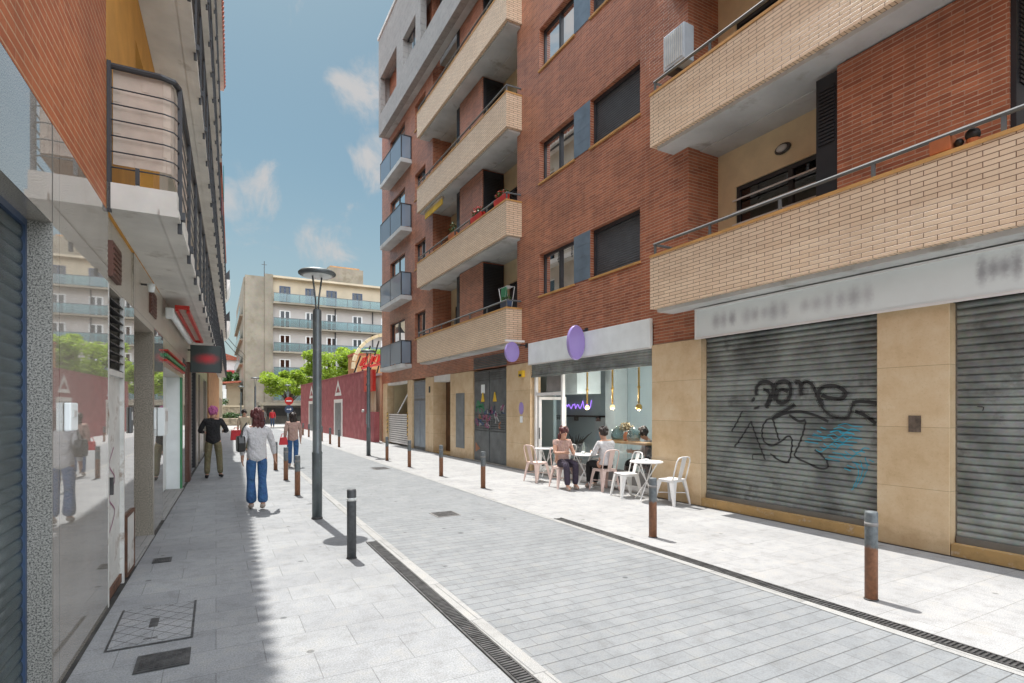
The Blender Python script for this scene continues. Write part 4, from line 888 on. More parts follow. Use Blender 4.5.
lb(MB().box(LX-.2,LX-.1,19.3,20.3,0,2.799),'door','brown_metal'); s3=lb(MB().box(LX-.2,LX-.16,22.6,24.9,0,2.799),'roller_shutter','dark_metal'); slat_shutter(MB(),LX-.12,22.6,24.9,0,2.8,.1,.02,1,4).build('slat_curtain','shutter',s3)
for y0,y1,z0,z1 in ((5.81,6.23,2.86,3.17),(8.28,8.88,2.93,3.24)):
    v=MB().box(LX-.019 if y0<7 else LX+.001,LX+.02,y0,y1,z0,z1)
    for i in range(6): v.box(LX+.02,LX+.028,y0+.03,y1-.03,z0+.03+i*.045,z0+.055+i*.045)
    lb(v,'vent','brown_metal')
lb(MB().box(LX-.4,LX,-4,5.645,3.39,15.2),'brick_wall','brick_left')
# upper wall with doors
mb=MB(); dh=[]
FLL=[3.4+2.9*k for k in range(4)]
for k in range(4):
    for y in (7.2,10.6,14.0,17.4,20.8,24.2): dh.append((y,y+1.5,FLL[k]+.24,FLL[k]+2.35))
wall(mb,LX-.3,LX,5.65,9.4,3.39,15.2,dh); lb(mb,'upper_wall','ochre_wall')
mb=MB(); wall(mb,LX-.3,LX,9.4,26,3.39,15.2,dh); lb(mb,'upper_wall','beige_wall')
for a,b,z0,z1 in dh:
    d=lb(MB().box(LX-.2,LX-.15,a,a+.07,z0,z1).box(LX-.2,LX-.15,b-.07,b,z0,z1).box(LX-.2,LX-.15,(a+b)/2-.04,(a+b)/2+.04,z0,z1).box(LX-.2,LX-.15,a,b,z1-.06,z1),'balcony_door','white_paint')
    MB().quad((LX-.17,a,z0),(LX-.17,b,z0),(LX-.17,b,z1),(LX-.17,a,z1)).build('pane','window_glass',d)
def rail_run(z,y0,y1,screen):
    r=MB(); zt=z+1.22
    P=[(LX+.0,y0,zt),(OX-.12,y0,zt),(OX-.03,y0+.04,zt),(OX+.0,y0+.14,zt),(OX,y1,zt)]
    r.tube(P,.027,8)
    for i in range(6):
        zz=z+.36+i*.135; r.tube([(LX+.0,y0,zz),(OX-.10,y0,zz),(OX-.03,y0+.03,zz),(OX,y0+.11,zz),(OX,y1,zz)],.0065,5)
    n=int((y1-y0)/1.15)
    for i in range(n+1):
        y=y0+.14+i*1.15; r.box(OX-.01,OX+.025,y-.016,y+.016,z-.10,zt); r.box(OX-.05,OX+.05,y-.035,y+.035,z+.02,z+.09)
    r.box(LX+.002,LX+.03,y0-.03,y0+.03,z-.02,zt+.03); r.box(LX+.2,LX+.23,y0-.01,y0+.01,z+.24,z+.38)
    return r
for k in range(4):
    z=FLL[k]
    b=MB().prism([(LX+.002,z),(OX+.0,z),(OX+.0,z+.22),(LX+.002,z+.22)],'y',5.65,26); b.prism([(OX-.13,z-.012),(OX+.015,z-.012),(OX+.015,z+.05),(OX-.13,z+.05)],'y',5.62,26.01)
    bal=lb(b,'balcony','paint_white_slab')
    rail_run(z,5.68,25.8,k==0).build('railing','dark_metal',bal)
    if k==0:
        n=30; sc=MB()
        pr=[]
        path=[(LX+.05,5.705),(OX-.10,5.705),(OX-.045,5.73),(OX-.025,5.80),(OX-.025,8.2)]
        for (xa,ya),(xb,yb) in zip(path,path[1:]):
            m=max(2,int(math.hypot(xb-xa,yb-ya)/.05))
            for j in range(m): pr.append((xa+(xb-xa)*j/m,ya+(yb-ya)*j/m))
        for i in range(len(pr)-1):
            for j in range(6):
                za=z+.40+j*.135; zb=za+.135
                w=lambda q,zz,i:(q[0]-.014,q[1]+.014+.002*math.sin(i*.31),zz)
                sc.quad(w(pr[i],za,i),w(pr[i+1],za,i+1),w(pr[i+1],zb,i+1),w(pr[i],zb,i))
        o=sc.build('screen','fabric',bal,False); sm=o.modifiers.new('cloth','SOLIDIFY'); sm.thickness=.004
    elif k==2:
        pass
# eaves and tiles
lb(MB().box(-9,OX+.10,-4,26.2,15.2,15.32),'eaves','paint_white_slab')
mb=MB()
for i in range(120): 
    y=-3.9+i*.252; mb.tube([(OX+.14,y,15.34),(-2.2,y,16.08)],.10,7)
lb(mb,'roof_tiles','roof_tile')
lb(MB().tube([(OX-.1,-4,15.15),(OX-.1,26.2,15.15)],.05),'gutter','dark_metal')
# fittings on the left front
def boxL(name,label,cat,y0,y1,z0,z1,d,m,extra=None):
    t=thingL(name,label,cat,(LX,(y0+y1)/2,(z0+z1)/2)); MB().box(LX+.003,LX+d,y0,y1,z0,z1).build('case',m,t,bev=.008)
    MB().box(LX+d+.001,LX+d+.006,y0+.05,y1-.05,(z0+z1)/2,z1-.05).build('cover',extra or 'lamp_lens',t); return t
boxL('intercom','white intercom box on the polished granite beside the dark shutter','intercom',4.34,4.52,1.56,1.74,.04,'white_panel')
boxL('intercom','narrow white keypad box on the speckled jamb of the recessed entrance','intercom',8.69,8.78,1.42,1.70,.03,'white_panel')
boxL('letter_box','white letter box on the granite strip beside the shop door','letter box',9.1,9.55,1.32,1.72,.09,'white_panel')
boxL('intercom','small metal intercom plate on the granite panel before the rusty hatch','intercom',6.75,6.9,1.45,1.72,.02,'rail_metal')
t=thingL('wall_lamp','small white wall lamp under the first left balcony','wall lamp',(LX,7.6,3.1)); MB().tube([(LX,7.6,3.15),(LX+.08,7.6,3.15)],.012).build('arm','iron',t); MB().lathe([(.03,-.05),(.045,.04)],12,(LX+.1,7.6,3.12)).build('shade','white_panel',t,True)
t=thingL('awning','folded white awning with red arms over the left shop door','awning',(LX,11.3,3.2))
MB().box(LX+.04,LX+.15,9.72,9.86,3.08,3.24).build('end_cap','white_panel',t,bev=.015); MB().tube([(LX+.09,9.86,3.2),(LX+.09,14.1,3.2)],.05,12).build('cassette','white_panel',t,True)
a=MB().box(LX+.16,-.60,9.76,9.84,3.235,3.29).box(LX+.16,LX+.20,9.84,14.2,3.21,3.26).box(-.645,-.60,9.84,14.2,3.19,3.25).box(LX+.2,-.645,14.1,14.2,3.19,3.24); a.build('arms','red_paint',t)
MB().quad((LX+.2,9.84,3.25),(-.645,9.84,3.23),(-.645,14.1,3.23),(LX+.2,14.1,3.25)).build('canvas','fabric',t)
MT['dark_sign']=smudges('dark_sign',(.055,.075,.075),[(.01,-.0,.26,.13,.95,(.62,.04,.05))],.5)
t=thingL('blade_sign','dark square blade sign with a blurred red mark over the left pavement','sign',(-.57,15,2.9))
MB().box(-.90,-.25,14.93,15.07,2.57,3.22).build('sign_box','dark_sign',t,bev=.01); MB().box(-.26,-.235,14.90,15.10,2.62,3.17).build('side_trim','dark_metal',t); MB().tube([(LX,15,3.1),(-.9,15,3.1)],.02).build('bracket','dark_metal',t)
t=thingL('laundry','red and blue laundry hanging on the far left balcony rail','laundry',(OX,25.2,6.5)); 
mb=MB().box(OX+.04,OX+.05,24.6,25.2,9.6,10.3); mb.build('red_towel','red_bag',t); MB().box(OX+.04,OX+.05,25.25,25.7,9.7,10.3).build('blue_towel','blue_paint',t)
t=thingL('laundry','teal cloth draped over an upper balcony rail of the second left house','laundry',(OX,28.0,12)); MB().box(OX+.05,OX+.07,27.6,28.6,11.3,12.6).build('cloth','teal_cloth',t)
# second and third houses of the left row
B2=thingL('apartment_building','plain beige left-hand house with dark railings beyond the iron balconies','apartment building',(LX,36,0))
b2=lambda mb,n,m,p=None: mb.build(n,m,p or B2)
b2(MB().box(-10,LX,26.05,46,3.9,12.6),'wall','beige_wall'); b2(MB().box(-10,LX+.04,26.05,46,0,3.899),'base_wall','orange_wall'); b2(MB().box(-10,OX,26.05,46.1,12.6,12.8),'roof','roof_tile')
for k in range(3):
    z=4.0+2.9*k; bal=b2(MB().box(LX,OX,27,45,z,z+.2),'balcony','paint_white_slab'); r=MB(); r.tube([(OX,27,z+1.15),(OX,45,z+1.15)],.03)
    for i in range(19): r.box(OX-.02,OX+.03,26.98+i,27.03+i,z-.05,z+1.15)
    for j in range(4): r.tube([(OX,27,z+.4+j*.2),(OX,45,z+.4+j*.2)],.012,5)
    r.build('railing','dark_metal',bal)
for y in (29,33,37,41): 
    for k in range(3): b2(MB().box(LX,LX+.02,y,y+1.2,4.2+2.9*k,6.3+2.9*k),'balcony_door','brown_metal')
B3=thingL('apartment_building','cream far left house with bulging white rounded balconies','apartment building',(LX,54,0))
b3=lambda mb,n,m,p=None: mb.build(n,m,p or B3)
b3(MB().box(-10,LX,46.15,62,0,13.5),'wall','cream_facade')
for z in (7.4,10.6):
    pr=[(LX,z)]+[(LX+.75*math.sin(a*PI/16)**.6,z+1.1-1.1*math.cos(a*PI/16)) for a in range(1,9)]+[(LX,z+1.1)]
    bal=b3(MB().prism(pr,'y',47.5,52),'balcony','white_paint'); MB().prism([(LX+.1,z+1.1),(LX+.72,z+1.1),(LX+.72,z+1.9)],'y',47.6,47.7).build('side_screen','dark_metal',bal)
    MB().tube([(LX+.7,47.6,z+1.5),(LX+.7,52,z+1.5)],.03).build('rail','dark_metal',bal)
for y in (49,53,57):
    for z in (1.0,4.4,7.8,11): b3(MB().box(LX,LX+.02,y+.4,y+1.6,z,z+1.6),'window','brown_metal')

# ================================================================== PINK WALL
PW_A=math.atan((7.08-6.5)/22.65)
def PL(x,y,z=0): c,s=math.cos(PW_A),math.sin(PW_A); return (7.08+x*c-y*s, 27.85+x*s+y*c, z)
PW=thing('boundary_wall','long pink rendered wall with white triangles and framed doors','wall',(7.08,27.85,0),PW_A)
pw=lambda mb,n,m,p=None,**k: mb.build(n,m,p or PW,**k)
pw(MB().box(0,.3,1.55,22.7,0,3.72),'wall','pink_wall'); pw(MB().box(0.02,.3,0,1.549,0,1.55),'low_wall','pink_wall')
pw(MB().box(-.03,.3,1.55,22.7,3.721,3.78),'coping','pink_wall')
for y in (.3,.75,1.2): pw(MB().box(.1,.2,y-.06,y+.06,1.55,2.62),'column','cream_facade')
p=pw(MB().box(-.08,.1,-.05,1.60,2.62,3.72),'sign_panel','red_paint'); g=MB(); 
g.tube([(-.09,.7,2.9),(-.09,.8,3.5),(-.09,1.0,3.45),(-.09,.75,3.2),(-.09,1.05,2.95)],.03,5); g.build('mark','black',p)
pw(MB().box(-.05,.019,.75,1.3,.9,1.45),'meter_box','grey_door')
pw(MB().tube([(-.1,1.9,1.6),(0,1.9,1.6)],.08),'wall_light','lamp_lens')
for y in (6.9,16.3):
    f=pw(MB().box(-.02,0,y,y+.3,0,2.1).box(-.02,0,y+2.1,y+2.4,0,2.1).box(-.02,0,y,y+2.4,2.101,2.32),'door_frame','white_paint'); MB().box(-.012,0,y+.3,y+2.1,0,2.1).build('door','grey_door',f)
    tr=MB()
    A=(y+.25,2.55);B=(y+2.15,2.55);C=(y+1.2,3.55); a=(y+.62,2.75);b=(y+1.78,2.75);c=(y+1.2,3.2)
    for q in ((A,B,b,a),(B,C,c,b),(C,A,a,c)): tr.quad(*[(-.012,s[0],s[1]) for s in q])
    o=pw(tr,'triangle','white_paint'); sm=o.modifiers.new('paint','SOLIDIFY'); sm.thickness=.008
# arch sign behind it
AX,AY,AZ=10.25,36.2,4.3
t=thingW('arch_sign','round arched sign frame with cream rim, dark struts and red script over the pink wall','sign',(AX,AY,0))
for i in range(15):
    a0=PI*i/15+.02; a1=PI*(i+1)/15-.02
    mb=MB(); q=[]
    for a,r in ((a0,2.3),(a0,2.5),(a1,2.5),(a1,2.3)): q.append((AX-r*math.cos(a),AZ+r*math.sin(a)))
    mb.prism(q,'y',AY-.15,AY+.15); mb.build('rim_block','ball_trim',t)
mb=MB()
for i in range(9): 
    x=-2.1+i*.5; h=math.sqrt(max(0,2.3**2-x*x)); mb.tube([(AX+x-.35,AY,AZ-.6),(AX+x+min(.5,.2*h),AY,AZ+h*.96)],.05,6)
mb.build('strut','black',t); 
mb=MB(); 
for x in (-2.2,0,2.2): mb.tube([(AX+x,AY+.1,0),(AX+x,AY+.1,AZ+.1)],.08)
mb.box(AX-2.5,AX+2.5,AY-.05,AY+.05,AZ-.7,AZ-.6).build('post','ball_trim',t)
sc=MB(); S=[[(-2.0,.2),(-1.75,.75),(-1.5,.9),(-1.65,.5),(-1.9,.3),(-1.55,.25),(-1.3,.5)],[(-1.3,.5),(-1.15,.9),(-.95,.95),(-1.1,.55),(-.85,.5),(-.7,1.0)],[(-.7,1.0),(-.75,.6),(-.5,.65),(-.35,1.35)],[(-.35,1.35),(-.45,.75),(-.2,.8),(.0,1.2)],[(0,1.2),(-.05,.9),(.2,.95),(.35,1.5)],[(-1.9,.05),(-.9,.35),(.4,.75)]]
for s in S: sc.tube([(AX+x,AY-.22,AZ+z*.95) for x,z in s],.09,6)
sc.build('script','red_paint',t)
t=thingW('outbuilding','plain tan flat-roofed building behind the pink wall','building',(11,41,0)); MB().box(8.75,17,40,42,0,5.6).build('wall','orange_wall',t); MB().box(8.7,17.1,39.95,42,5.6,5.75).build('roof','roof_tile',t)
t=thingW('outbuilding','low roof building carrying the arched sign behind the pink wall','building',(11,33,0)); MB().box(7.7,18,29,39.5,0,3.5).build('wall','cream_facade',t); MB().box(7.65,18,28.9,39.6,3.5,3.62).build('roof','slab_grey',t)

# ================================================================== TREES
def tree(label,x,y,hz,rx,rz,th,n,leaf='leaf_lime',seed=1,size=.17):
    q=random.Random(seed); t=thingW('street_tree',label,'tree',(x,y,0),'trees at the street end')
    mb=MB().tube([(x,y,0),(x+.1,y,th*.5),(x-.05,y+.05,th)],[.2,.15,.12],8)
    cl=[]
    for i in range(17):
        a=q.uniform(0,2*PI); rr=q.uniform(.15,1)**.6; c=(x+rx*rr*math.cos(a)*.85,y+rx*rr*math.sin(a)*.85,hz+q.uniform(-.75,.85)*rz*(1.15-rr*.6)); cl.append(c)
        mb.tube([(x-.05,y+.05,th*.95),((x+c[0])/2,(y+c[1])/2,(th+c[2])/2+.2),c],[.08,.05,.015],5)
    mb.build('trunk','bark',t,True)
    lf=MB()
    for c in cl: r=q.uniform(.5,.95)*rx*.42; foliage(lf,c,(r,r,r*.7),n//17,size,q)
    lf.build('crown',leaf,t)
tree('round lime-green tree left of the lamp post in front of the cream building',6.1,55.5,4.1,2.6,1.5,2.2,5200,seed=3)
tree('taller lime-green tree right of the lamp post above the pink wall',10.0,54.5,5.7,3.0,2.4,2.8,7500,seed=8)
tree('lime-green tree farthest right, beside the arched sign',12.4,53,5.9,2.2,2.0,2.8,5000,seed=15)

# ================================================================== CREAM BUILDING AT THE STREET END
CB=thingW('apartment_building','cream five-storey block with glazed balconies and blank concrete end at the street end','apartment building',(12,72.5,0))
cb=lambda mb,n,m,p=None,**k: mb.build(n,m,p or CB,**k)
cb(MB().box(3.05,30,72.9,100,0,17.6),'core','dark_room')
cb(MB().box(3.05,5.2,72.35,72.89,0,17.75),'end_wall','concrete'); cb(MB().box(5.2,6.1,72.2,72.89,0,18.1),'end_wall','concrete')
cb(MB().box(2.9,3.049,72.6,99,0,17.5),'side_wall','concrete'); 
W_=[(6.92,8.06),(9.93,10.95),(12.47,13.64),(15.73,16.9),(19.5,20.6),(22.5,23.6)]
for fl in range(6):
    zb=14.66-3.0*fl; mm='cream_facade' if fl==0 else 'pink_facade'
    mb=MB(); ho=[(a,b,zb+.12,zb+2.15) for a,b in W_]
    w=MB(); wall(w,0,.2,6.1,29.9,max(0,zb),zb+3.0 if fl else zb+3.05,ho); w.v=[(p[1],72.6+p[0],p[2]) for p in w.v]; cb(w,'facade',mm)
    if zb<0: break
    bal=cb(MB().box(6.101,29.9,71.6,72.595,zb-.12,zb+.06),'balcony','concrete'); MB().box(6.15,29.9,71.62,71.65,zb+.12,zb+1.1).build('glass_screen','pale_glass',bal)
    r=MB().box(6.12,29.9,71.6,71.66,zb+1.1,zb+1.16)
    for i in range(17): r.box(6.13+i*1.45,6.17+i*1.45,71.6,71.66,zb+.06,zb+1.1)
    r.build('rail','rail_metal',bal)
    for a,b in W_:
        d=cb(MB().box(a-.06,a+.08,72.57,72.66,zb+.12,zb+2.2).box(b-.08,b+.06,72.57,72.66,zb+.12,zb+2.2).box(a+.08,b-.08,72.57,72.66,zb+2.1,zb+2.2).box((a+b)/2-.07,(a+b)/2+.07,72.58,72.66,zb+.12,zb+2.1).box(a+.08,b-.08,72.6,72.66,zb+1.0,zb+1.08),'window','blue_paint' if fl==0 else 'white_paint')
        MB().quad((a,72.64,zb+.12),(b,72.64,zb+.12),(b,72.64,zb+2.15),(a,72.64,zb+2.15)).build('pane','window_glass',d)
for x in (13.5,18.3): cb(MB().tube([(x,72.5,3),(x,72.5,14.6)],.07),'downpipe','dark_metal')
cb(MB().box(6.1,30,71.9,72.9,17.71,17.95),'cornice','cream_facade'); cb(MB().box(3.05,30,72.9,100,17.61,17.75),'roof','concrete')
cb(MB().box(12.85,17.4,74,79,17.76,20.3),'roof_tower','concrete'); cb(MB().box(13.2,17.0,74.5,78.5,20.3,20.6),'roof_tower','orange_wall')
cb(MB().tube([(5.2,73.2,17.76),(5.2,73.2,19.8)],.04).tube([(4.9,73.2,19.4),(5.5,73.2,19.4)],.03),'antenna','iron')
for fl in range(5):
    zb=13.2-3*fl; b=cb(MB().box(2.55,2.899,75,97,zb,zb+.2),'side_balcony','concrete'); MB().box(2.55,2.6,75,97,zb+.2,zb+1.2).build('side_screen','pale_glass',b)
t=thingW('concrete_canopy','low dark concrete porch in front of the cream building','porch',(7,69,0)); MB().box(4.2,11,66.5,71,2.1,2.45).build('roof','concrete',t); MB().box(4.3,11,69.5,70.5,0,2.1).build('wall','concrete_dark',t)
for x in (4.5,10.7): MB().box(x-.15,x+.15,66.6,66.9,0,2.1).build('post','concrete',t)
MB().box(5.2,9.8,69.42,69.49,.9,1.8).build('window','dark_metal',t)
# small houses and planted stone wall at the left of the street end
t=thingW('retaining_wall','rough stone planter wall at the end of the left pavement','wall',(.8,64,0)); MB().box(-4,2.6,63,63.5,0,.75).build('wall','rock',t,bev=.05); MB().box(-4,2.7,66,66.5,0,1.9).build('upper_wall','rock',t,bev=.05); MB().box(-4,2.65,65.95,66.55,1.9,2.1).build('coping','cream_facade',t)
for i,(x,y,z,r,lab) in enumerate(((.2,64.6,.9,.7,'low green shrub at the left on the stone planter wall'),(1.3,64.6,.9,.8,'low green shrub in the middle of the stone planter wall'),(2.2,64.6,.9,.6,'low green shrub at the right on the stone planter wall'),(.35,67.3,2.5,.9,'taller shrub above the stone planter wall by the white wall'))):
    t=thingW('shrub',lab,'shrub',(x,y,z-.6)); foliage(MB(),(x,y,z),(r,r*.8,r*.55),500,.13,rn).build('foliage','leaf_green',t); MB().tube([(x,y,z-.6),(x,y,z)],.04).build('stem','bark',t)
t=thingW('house','low white house with brown roof edge beyond the stone planter wall','house',(0,75,0)); MB().box(-6,1.1,74,79,0,4.1).build('wall','white_paint',t); MB().box(1.1,2.6,75,80,0,4.9).build('wing','cream_facade',t); MB().prism([(-6,4.1),(2.7,4.95),(2.7,5.15),(-6,4.3)],'y',73.8,79.2).build('roof','roof_tile',t)
MB().box(-.2,.7,73.97,73.998,2.9,3.8).build('window','dark_metal',t)
t=thingW('house','taller pale house with red roof far behind the white house','house',(0,100,0)); MB().box(-8,4,98,108,0,9.5).build('wall','white_paint',t); MB().prism([(-8.3,9.5),(4.3,9.5),(-2,11.6)],'y',97.5,108.5).build('roof','roof_tile',t)
for x in (-.6,1.2): 
    w=MB().box(x,x+.9,97.96,97.998,5.5,7).build('window','dark_metal',t)
t=thingW('awning','red canvas awning on the far pale house','awning',(.8,97,7.4)); MB().prism([(97.9,7.9),(96.8,7.4),(96.8,7.3),(97.9,7.8)],'x',-.9,2.6).build('canvas','red_bag',t)
tree('dark green tree behind the low white house',2.4,88,5.6,2.2,1.6,3,1500,'leaf_green',21,.25)
t=thingW('overhead_cable','thin cables strung across the street end','cable',(-.4,50,8)); MB().tube([LW(LX,49,8.1),(1.6,60,7.9),(3.0,72.5,8.2)],.03,5).build('wire','black',t); MB().tube([LW(LX,49,7.6),(1.6,60,7.3),(3.0,72.5,7.6)],.03,5).build('wire','black',t)

# ================================================================== PEOPLE
def skinned(name,J,edges,mat,parent,root,sub=2):
    names=list(J); idx={n:i for i,n in enumerate(names)}
    me=bpy.data.meshes.new(name+'_cage'); me.from_pydata([J[n][:3] for n in names],[(idx[a],idx[b]) for a,b in edges],[])
    o=bpy.data.objects.new(name+'_cage',me); COL.objects.link(o)
    sk=o.modifiers.new('skin','SKIN'); sk.use_smooth_shade=True
    for i,n in enumerate(names):
        v=me.skin_vertices[0].data[i]; r=J[n][3]; v.radius=r if isinstance(r,tuple) else (r,r); v.use_root=(n==root)
    ss=o.modifiers.new('sub','SUBSURF'); ss.levels=sub; ss.render_levels=sub
    dg=bpy.context.evaluated_depsgraph_get(); dg.update(); ev=o.evaluated_get(dg); m2=bpy.data.meshes.new_from_object(ev); m2.name=name
    bpy.data.objects.remove(o); bpy.data.meshes.remove(me)
    m2.polygons.foreach_set('use_smooth',[True]*len(m2.polygons)); m2.materials.clear(); m2.materials.append(MT[mat])
    r=bpy.data.objects.new(name,m2); COL.objects.link(r); r.parent=parent; ORG[r.name]=Vector((0,0,0)); return r
def person(label,x,y,rz,pose,top,bottom,hair,shoe='shoe_pale',long_hair=False,cap=None,bare_arms=False,flare=False,s=1.0,group=None):
    """pose: joint overrides in local metres; the figure faces +Y"""
    t=thing('person',label,'person',(x,y,0),rz,group); t.scale=(s,s,s); ORG[t.name]=Vector((0,0,0))
    J={'pelvis':(0,0,.95),'spine':(0,-.005,1.12),'chest':(0,.0,1.30),'neck':(0,-.01,1.44),'jaw':(0,.025,1.53),'skull':(0,.01,1.615),
       'l_sh':(-.17,-.01,1.385),'l_el':(-.225,-.04,1.11),'l_wr':(-.235,.03,.87),'r_sh':(.17,-.01,1.385),'r_el':(.225,-.04,1.11),'r_wr':(.235,.03,.87),
       'l_hip':(-.09,0,.90),'l_kn':(-.10,.02,.49),'l_an':(-.10,-.03,.08),'l_to':(-.11,.10,.03),'r_hip':(.09,0,.90),'r_kn':(.10,.02,.49),'r_an':(.10,-.03,.08),'r_to':(.11,.10,.03)}
    J.update(pose)
    RD={'pelvis':(.155,.115),'spine':(.135,.10),'chest':(.16,.115),'neck':.056,'jaw':(.066,.075),'skull':(.082,.098),'sh':.056,'el':.042,'wr':.029,'hip':.09,'kn':.06,'an':.04,'to':.036}
    def rad(n): return RD.get(n,RD.get(n[2:],.05))
    j={n:J[n]+(rad(n),) for n in J}
    body=[('pelvis','spine'),('spine','chest'),('chest','neck'),('neck','jaw'),('jaw','skull')]
    for q in 'lr': body+=[('chest',q+'_sh'),(q+'_sh',q+'_el'),(q+'_el',q+'_wr'),('pelvis',q+'_hip'),(q+'_hip',q+'_kn'),(q+'_kn',q+'_an'),(q+'_an',q+'_to')]
    # hands: palm and five fingers each
    hd=Vector(J['skull'])-Vector(J['jaw'])
    for q,sg in (('l',-1),('r',1)):
        w=Vector(J[q+'_wr']); d=(w-Vector(J[q+'_el'])).normalized(); side=d.cross(Vector((sg,0,0))); side=side.normalized() if side.length>.1 else Vector((0,1,0)); nrm=d.cross(side).normalized()
        p=w+d*.065; j[q+'_palm']=tuple(p)+((.034,.02),); body.append((q+'_wr',q+'_palm'))
        for i in range(4):
            o=(i-1.5)*.018; L=(.075,.085,.08,.062)[i]; a=p+d*.03+side*o; b=a+d*L*.55-nrm*.006*sg; c=a+d*L+nrm*(-.02)*sg
            for k,(v,r) in enumerate(((a,.0095),(b,.0085),(c,.007))): j[f'{q}_f{i}{k}']=tuple(v)+(r,)
            body+=[(q+'_palm',f'{q}_f{i}0'),(f'{q}_f{i}0',f'{q}_f{i}1'),(f'{q}_f{i}1',f'{q}_f{i}2')]
        a=p-d*.02-side*.035; b=a+d*.04-side*.02; j[q+'_t0']=tuple(a)+(.011,); j[q+'_t1']=tuple(b)+(.009,); body+=[(q+'_palm',q+'_t0'),(q+'_t0',q+'_t1')]
    skinned('body',j,body,'skin',t,'pelvis')
    g=lambda n,a: J[n]+((rad(n)[0]+a,rad(n)[1]+a) if isinstance(rad(n),tuple) else rad(n)+a,)
    # clothes: shells a little larger than the body
    mid=lambda a,b,f:tuple(J[a][i]*(1-f)+J[b][i]*f for i in range(3))
    tj={n:g(n,.018) for n in ('spine','chest','l_sh','r_sh')}
    P_,S_=Vector(J['pelvis']),Vector(J['spine']); dn=(P_-S_).normalized(); seat=P_.z<.7
    tj['waist']=tuple(P_+Vector((0,0,.02)))+((.178,.138),); tj['hem']=tuple(P_+dn*(.03 if seat else .15))+((.185,.145),); tj['col']=mid('chest','neck',.72)+(.07,)
    te=[('hem','waist'),('waist','spine'),('spine','chest'),('chest','col'),('chest','l_sh'),('chest','r_sh')]
    for q in 'lr':
        if bare_arms: tj[q+'_sl']=mid(q+'_sh',q+'_el',.5)+(.062,); te.append((q+'_sh',q+'_sl'))
        else:
            tj[q+'_el']=g(q+'_el',.014); tj[q+'_cu']=mid(q+'_el',q+'_wr',.85)+(.042,); te+=[(q+'_sh',q+'_el'),(q+'_el',q+'_cu')]
    skinned('top',tj,te,top,t,'hem')
    pj={'pelvis':J['pelvis']+((.166,.126),),'waist':tuple(P_-dn*.09)+((.15,.115),)}; pe=[('waist','pelvis')]
    for q in 'lr':
        pj[q+'_hip']=g(q+'_hip',.014); pj[q+'_kn']=g(q+'_kn',.016 if not flare else .01); e=mid(q+'_kn',q+'_an',1.0); pj[q+'_cu']=e+(.10 if flare else .066,); pe+=[('pelvis',q+'_hip'),(q+'_hip',q+'_kn'),(q+'_kn',q+'_cu')]
        sj={'a':mid(q+'_kn',q+'_an',.97)+(.046,),'b':(J[q+'_an'][0],J[q+'_an'][1],J[q+'_an'][2]-.03)+(.048,),'c':J[q+'_to']+(.042,)}
        skinned('shoe',sj,[('a','b'),('b','c')],shoe,t,'a')
    skinned('trousers',pj,pe,bottom,t,'pelvis')
    # face
    sk=Vector(J['skull']); jw=Vector(J['jaw']); up=(sk-jw).normalized(); fw=(Vector((0,1,0))-up*up.y).normalized(); rt=fw.cross(up)
    c=(sk+jw)/2+up*.02
    for e in(-1,1):
        MB().ball(tuple(c+fw*.078+rt*e*.032+up*.012),.012,8,6).build('eye','black',t,True,org=(0,0,0)); 
        MB().ball(tuple(c+rt*e*.083),.028,8,6,(.35,.7,1)).build('ear','skin',t,True,org=(0,0,0))
    MB().ball(tuple(c+fw*.093-up*.02),.016,8,6,(.8,1,1.4)).build('nose','skin',t,True,org=(0,0,0))
    MB().ball(tuple(c+fw*.082-up*.055),.02,8,6,(1.2,.4,.3)).build('mouth','red_paint',t,True,org=(0,0,0))
    hc=sk+up*.012-fw*.022; mb=MB().ball(tuple(hc),.100,16,12,(.92,1.02,1.02))
    rh=random.Random(len(label))
    for _ in range(26):
        dv=Vector((rh.gauss(0,1),rh.gauss(-.6,.8),rh.gauss(.4,.7))).normalized(); mb.ball(tuple(hc+rt*dv.x*.085+fw*dv.y*.09+up*dv.z*.09),.034,7,5,(1,1,1.5))
    if long_hair:
        for _ in range(30):
            f=rh.uniform(.02,.27); e=rh.uniform(-1,1); mb.ball(tuple(hc-up*f-fw*(.05+.02*rh.random())+rt*e*(.085-.08*max(0,f-.15))),.036,7,5,(1,1,2.2))
    mb.build('hair',cap or hair,t,True,org=(0,0,0))
    if cap: MB().ball(tuple(hc+fw*.10+up*.01),.07,12,8,(1,1,.15)).build('cap_brim',cap,t,True,org=(0,0,0))
    for ch in t.children:
        if ch.name.split('.')[0] in('eye','ear','nose','mouth','hair','cap_brim'): ch.location=(0,0,0)
    return t
person('woman with dark red hair seen from behind in a grey-white top and blue flared jeans',.61,10.2,R(6),
   {'l_kn':(-.085,.05,.49),'l_an':(-.075,.06,.085),'l_to':(-.08,.19,.03),'r_kn':(.085,.0,.49),'r_an':(.08,-.10,.10),'r_to':(.085,.02,.035),'r_el':(.25,-.02,1.12),'r_wr':(.30,.09,.90),'l_el':(-.235,-.06,1.12),'l_wr':(-.22,.05,.90)},
   'white_cloth','denim','hair_red',long_hair=True,flare=True,s=.985)
t=thing('handbag','black leather shoulder bag hanging on the left side of the woman in flared jeans','bag',(.36,10.12,1.12),R(6))
MB().prism([(-.10,-.13),(.10,-.13),(.13,.02),(.08,.13),(-.08,.13),(-.13,.02)],'x',-.06,.06).build('bag_body','leather',t,bev=.02); MB().tube([(0,-.09,.12),(.03,-.04,.26),(.09,.0,.345),(.06,.06,.25),(0,.09,.12)],.011,6).build('strap','leather',t)
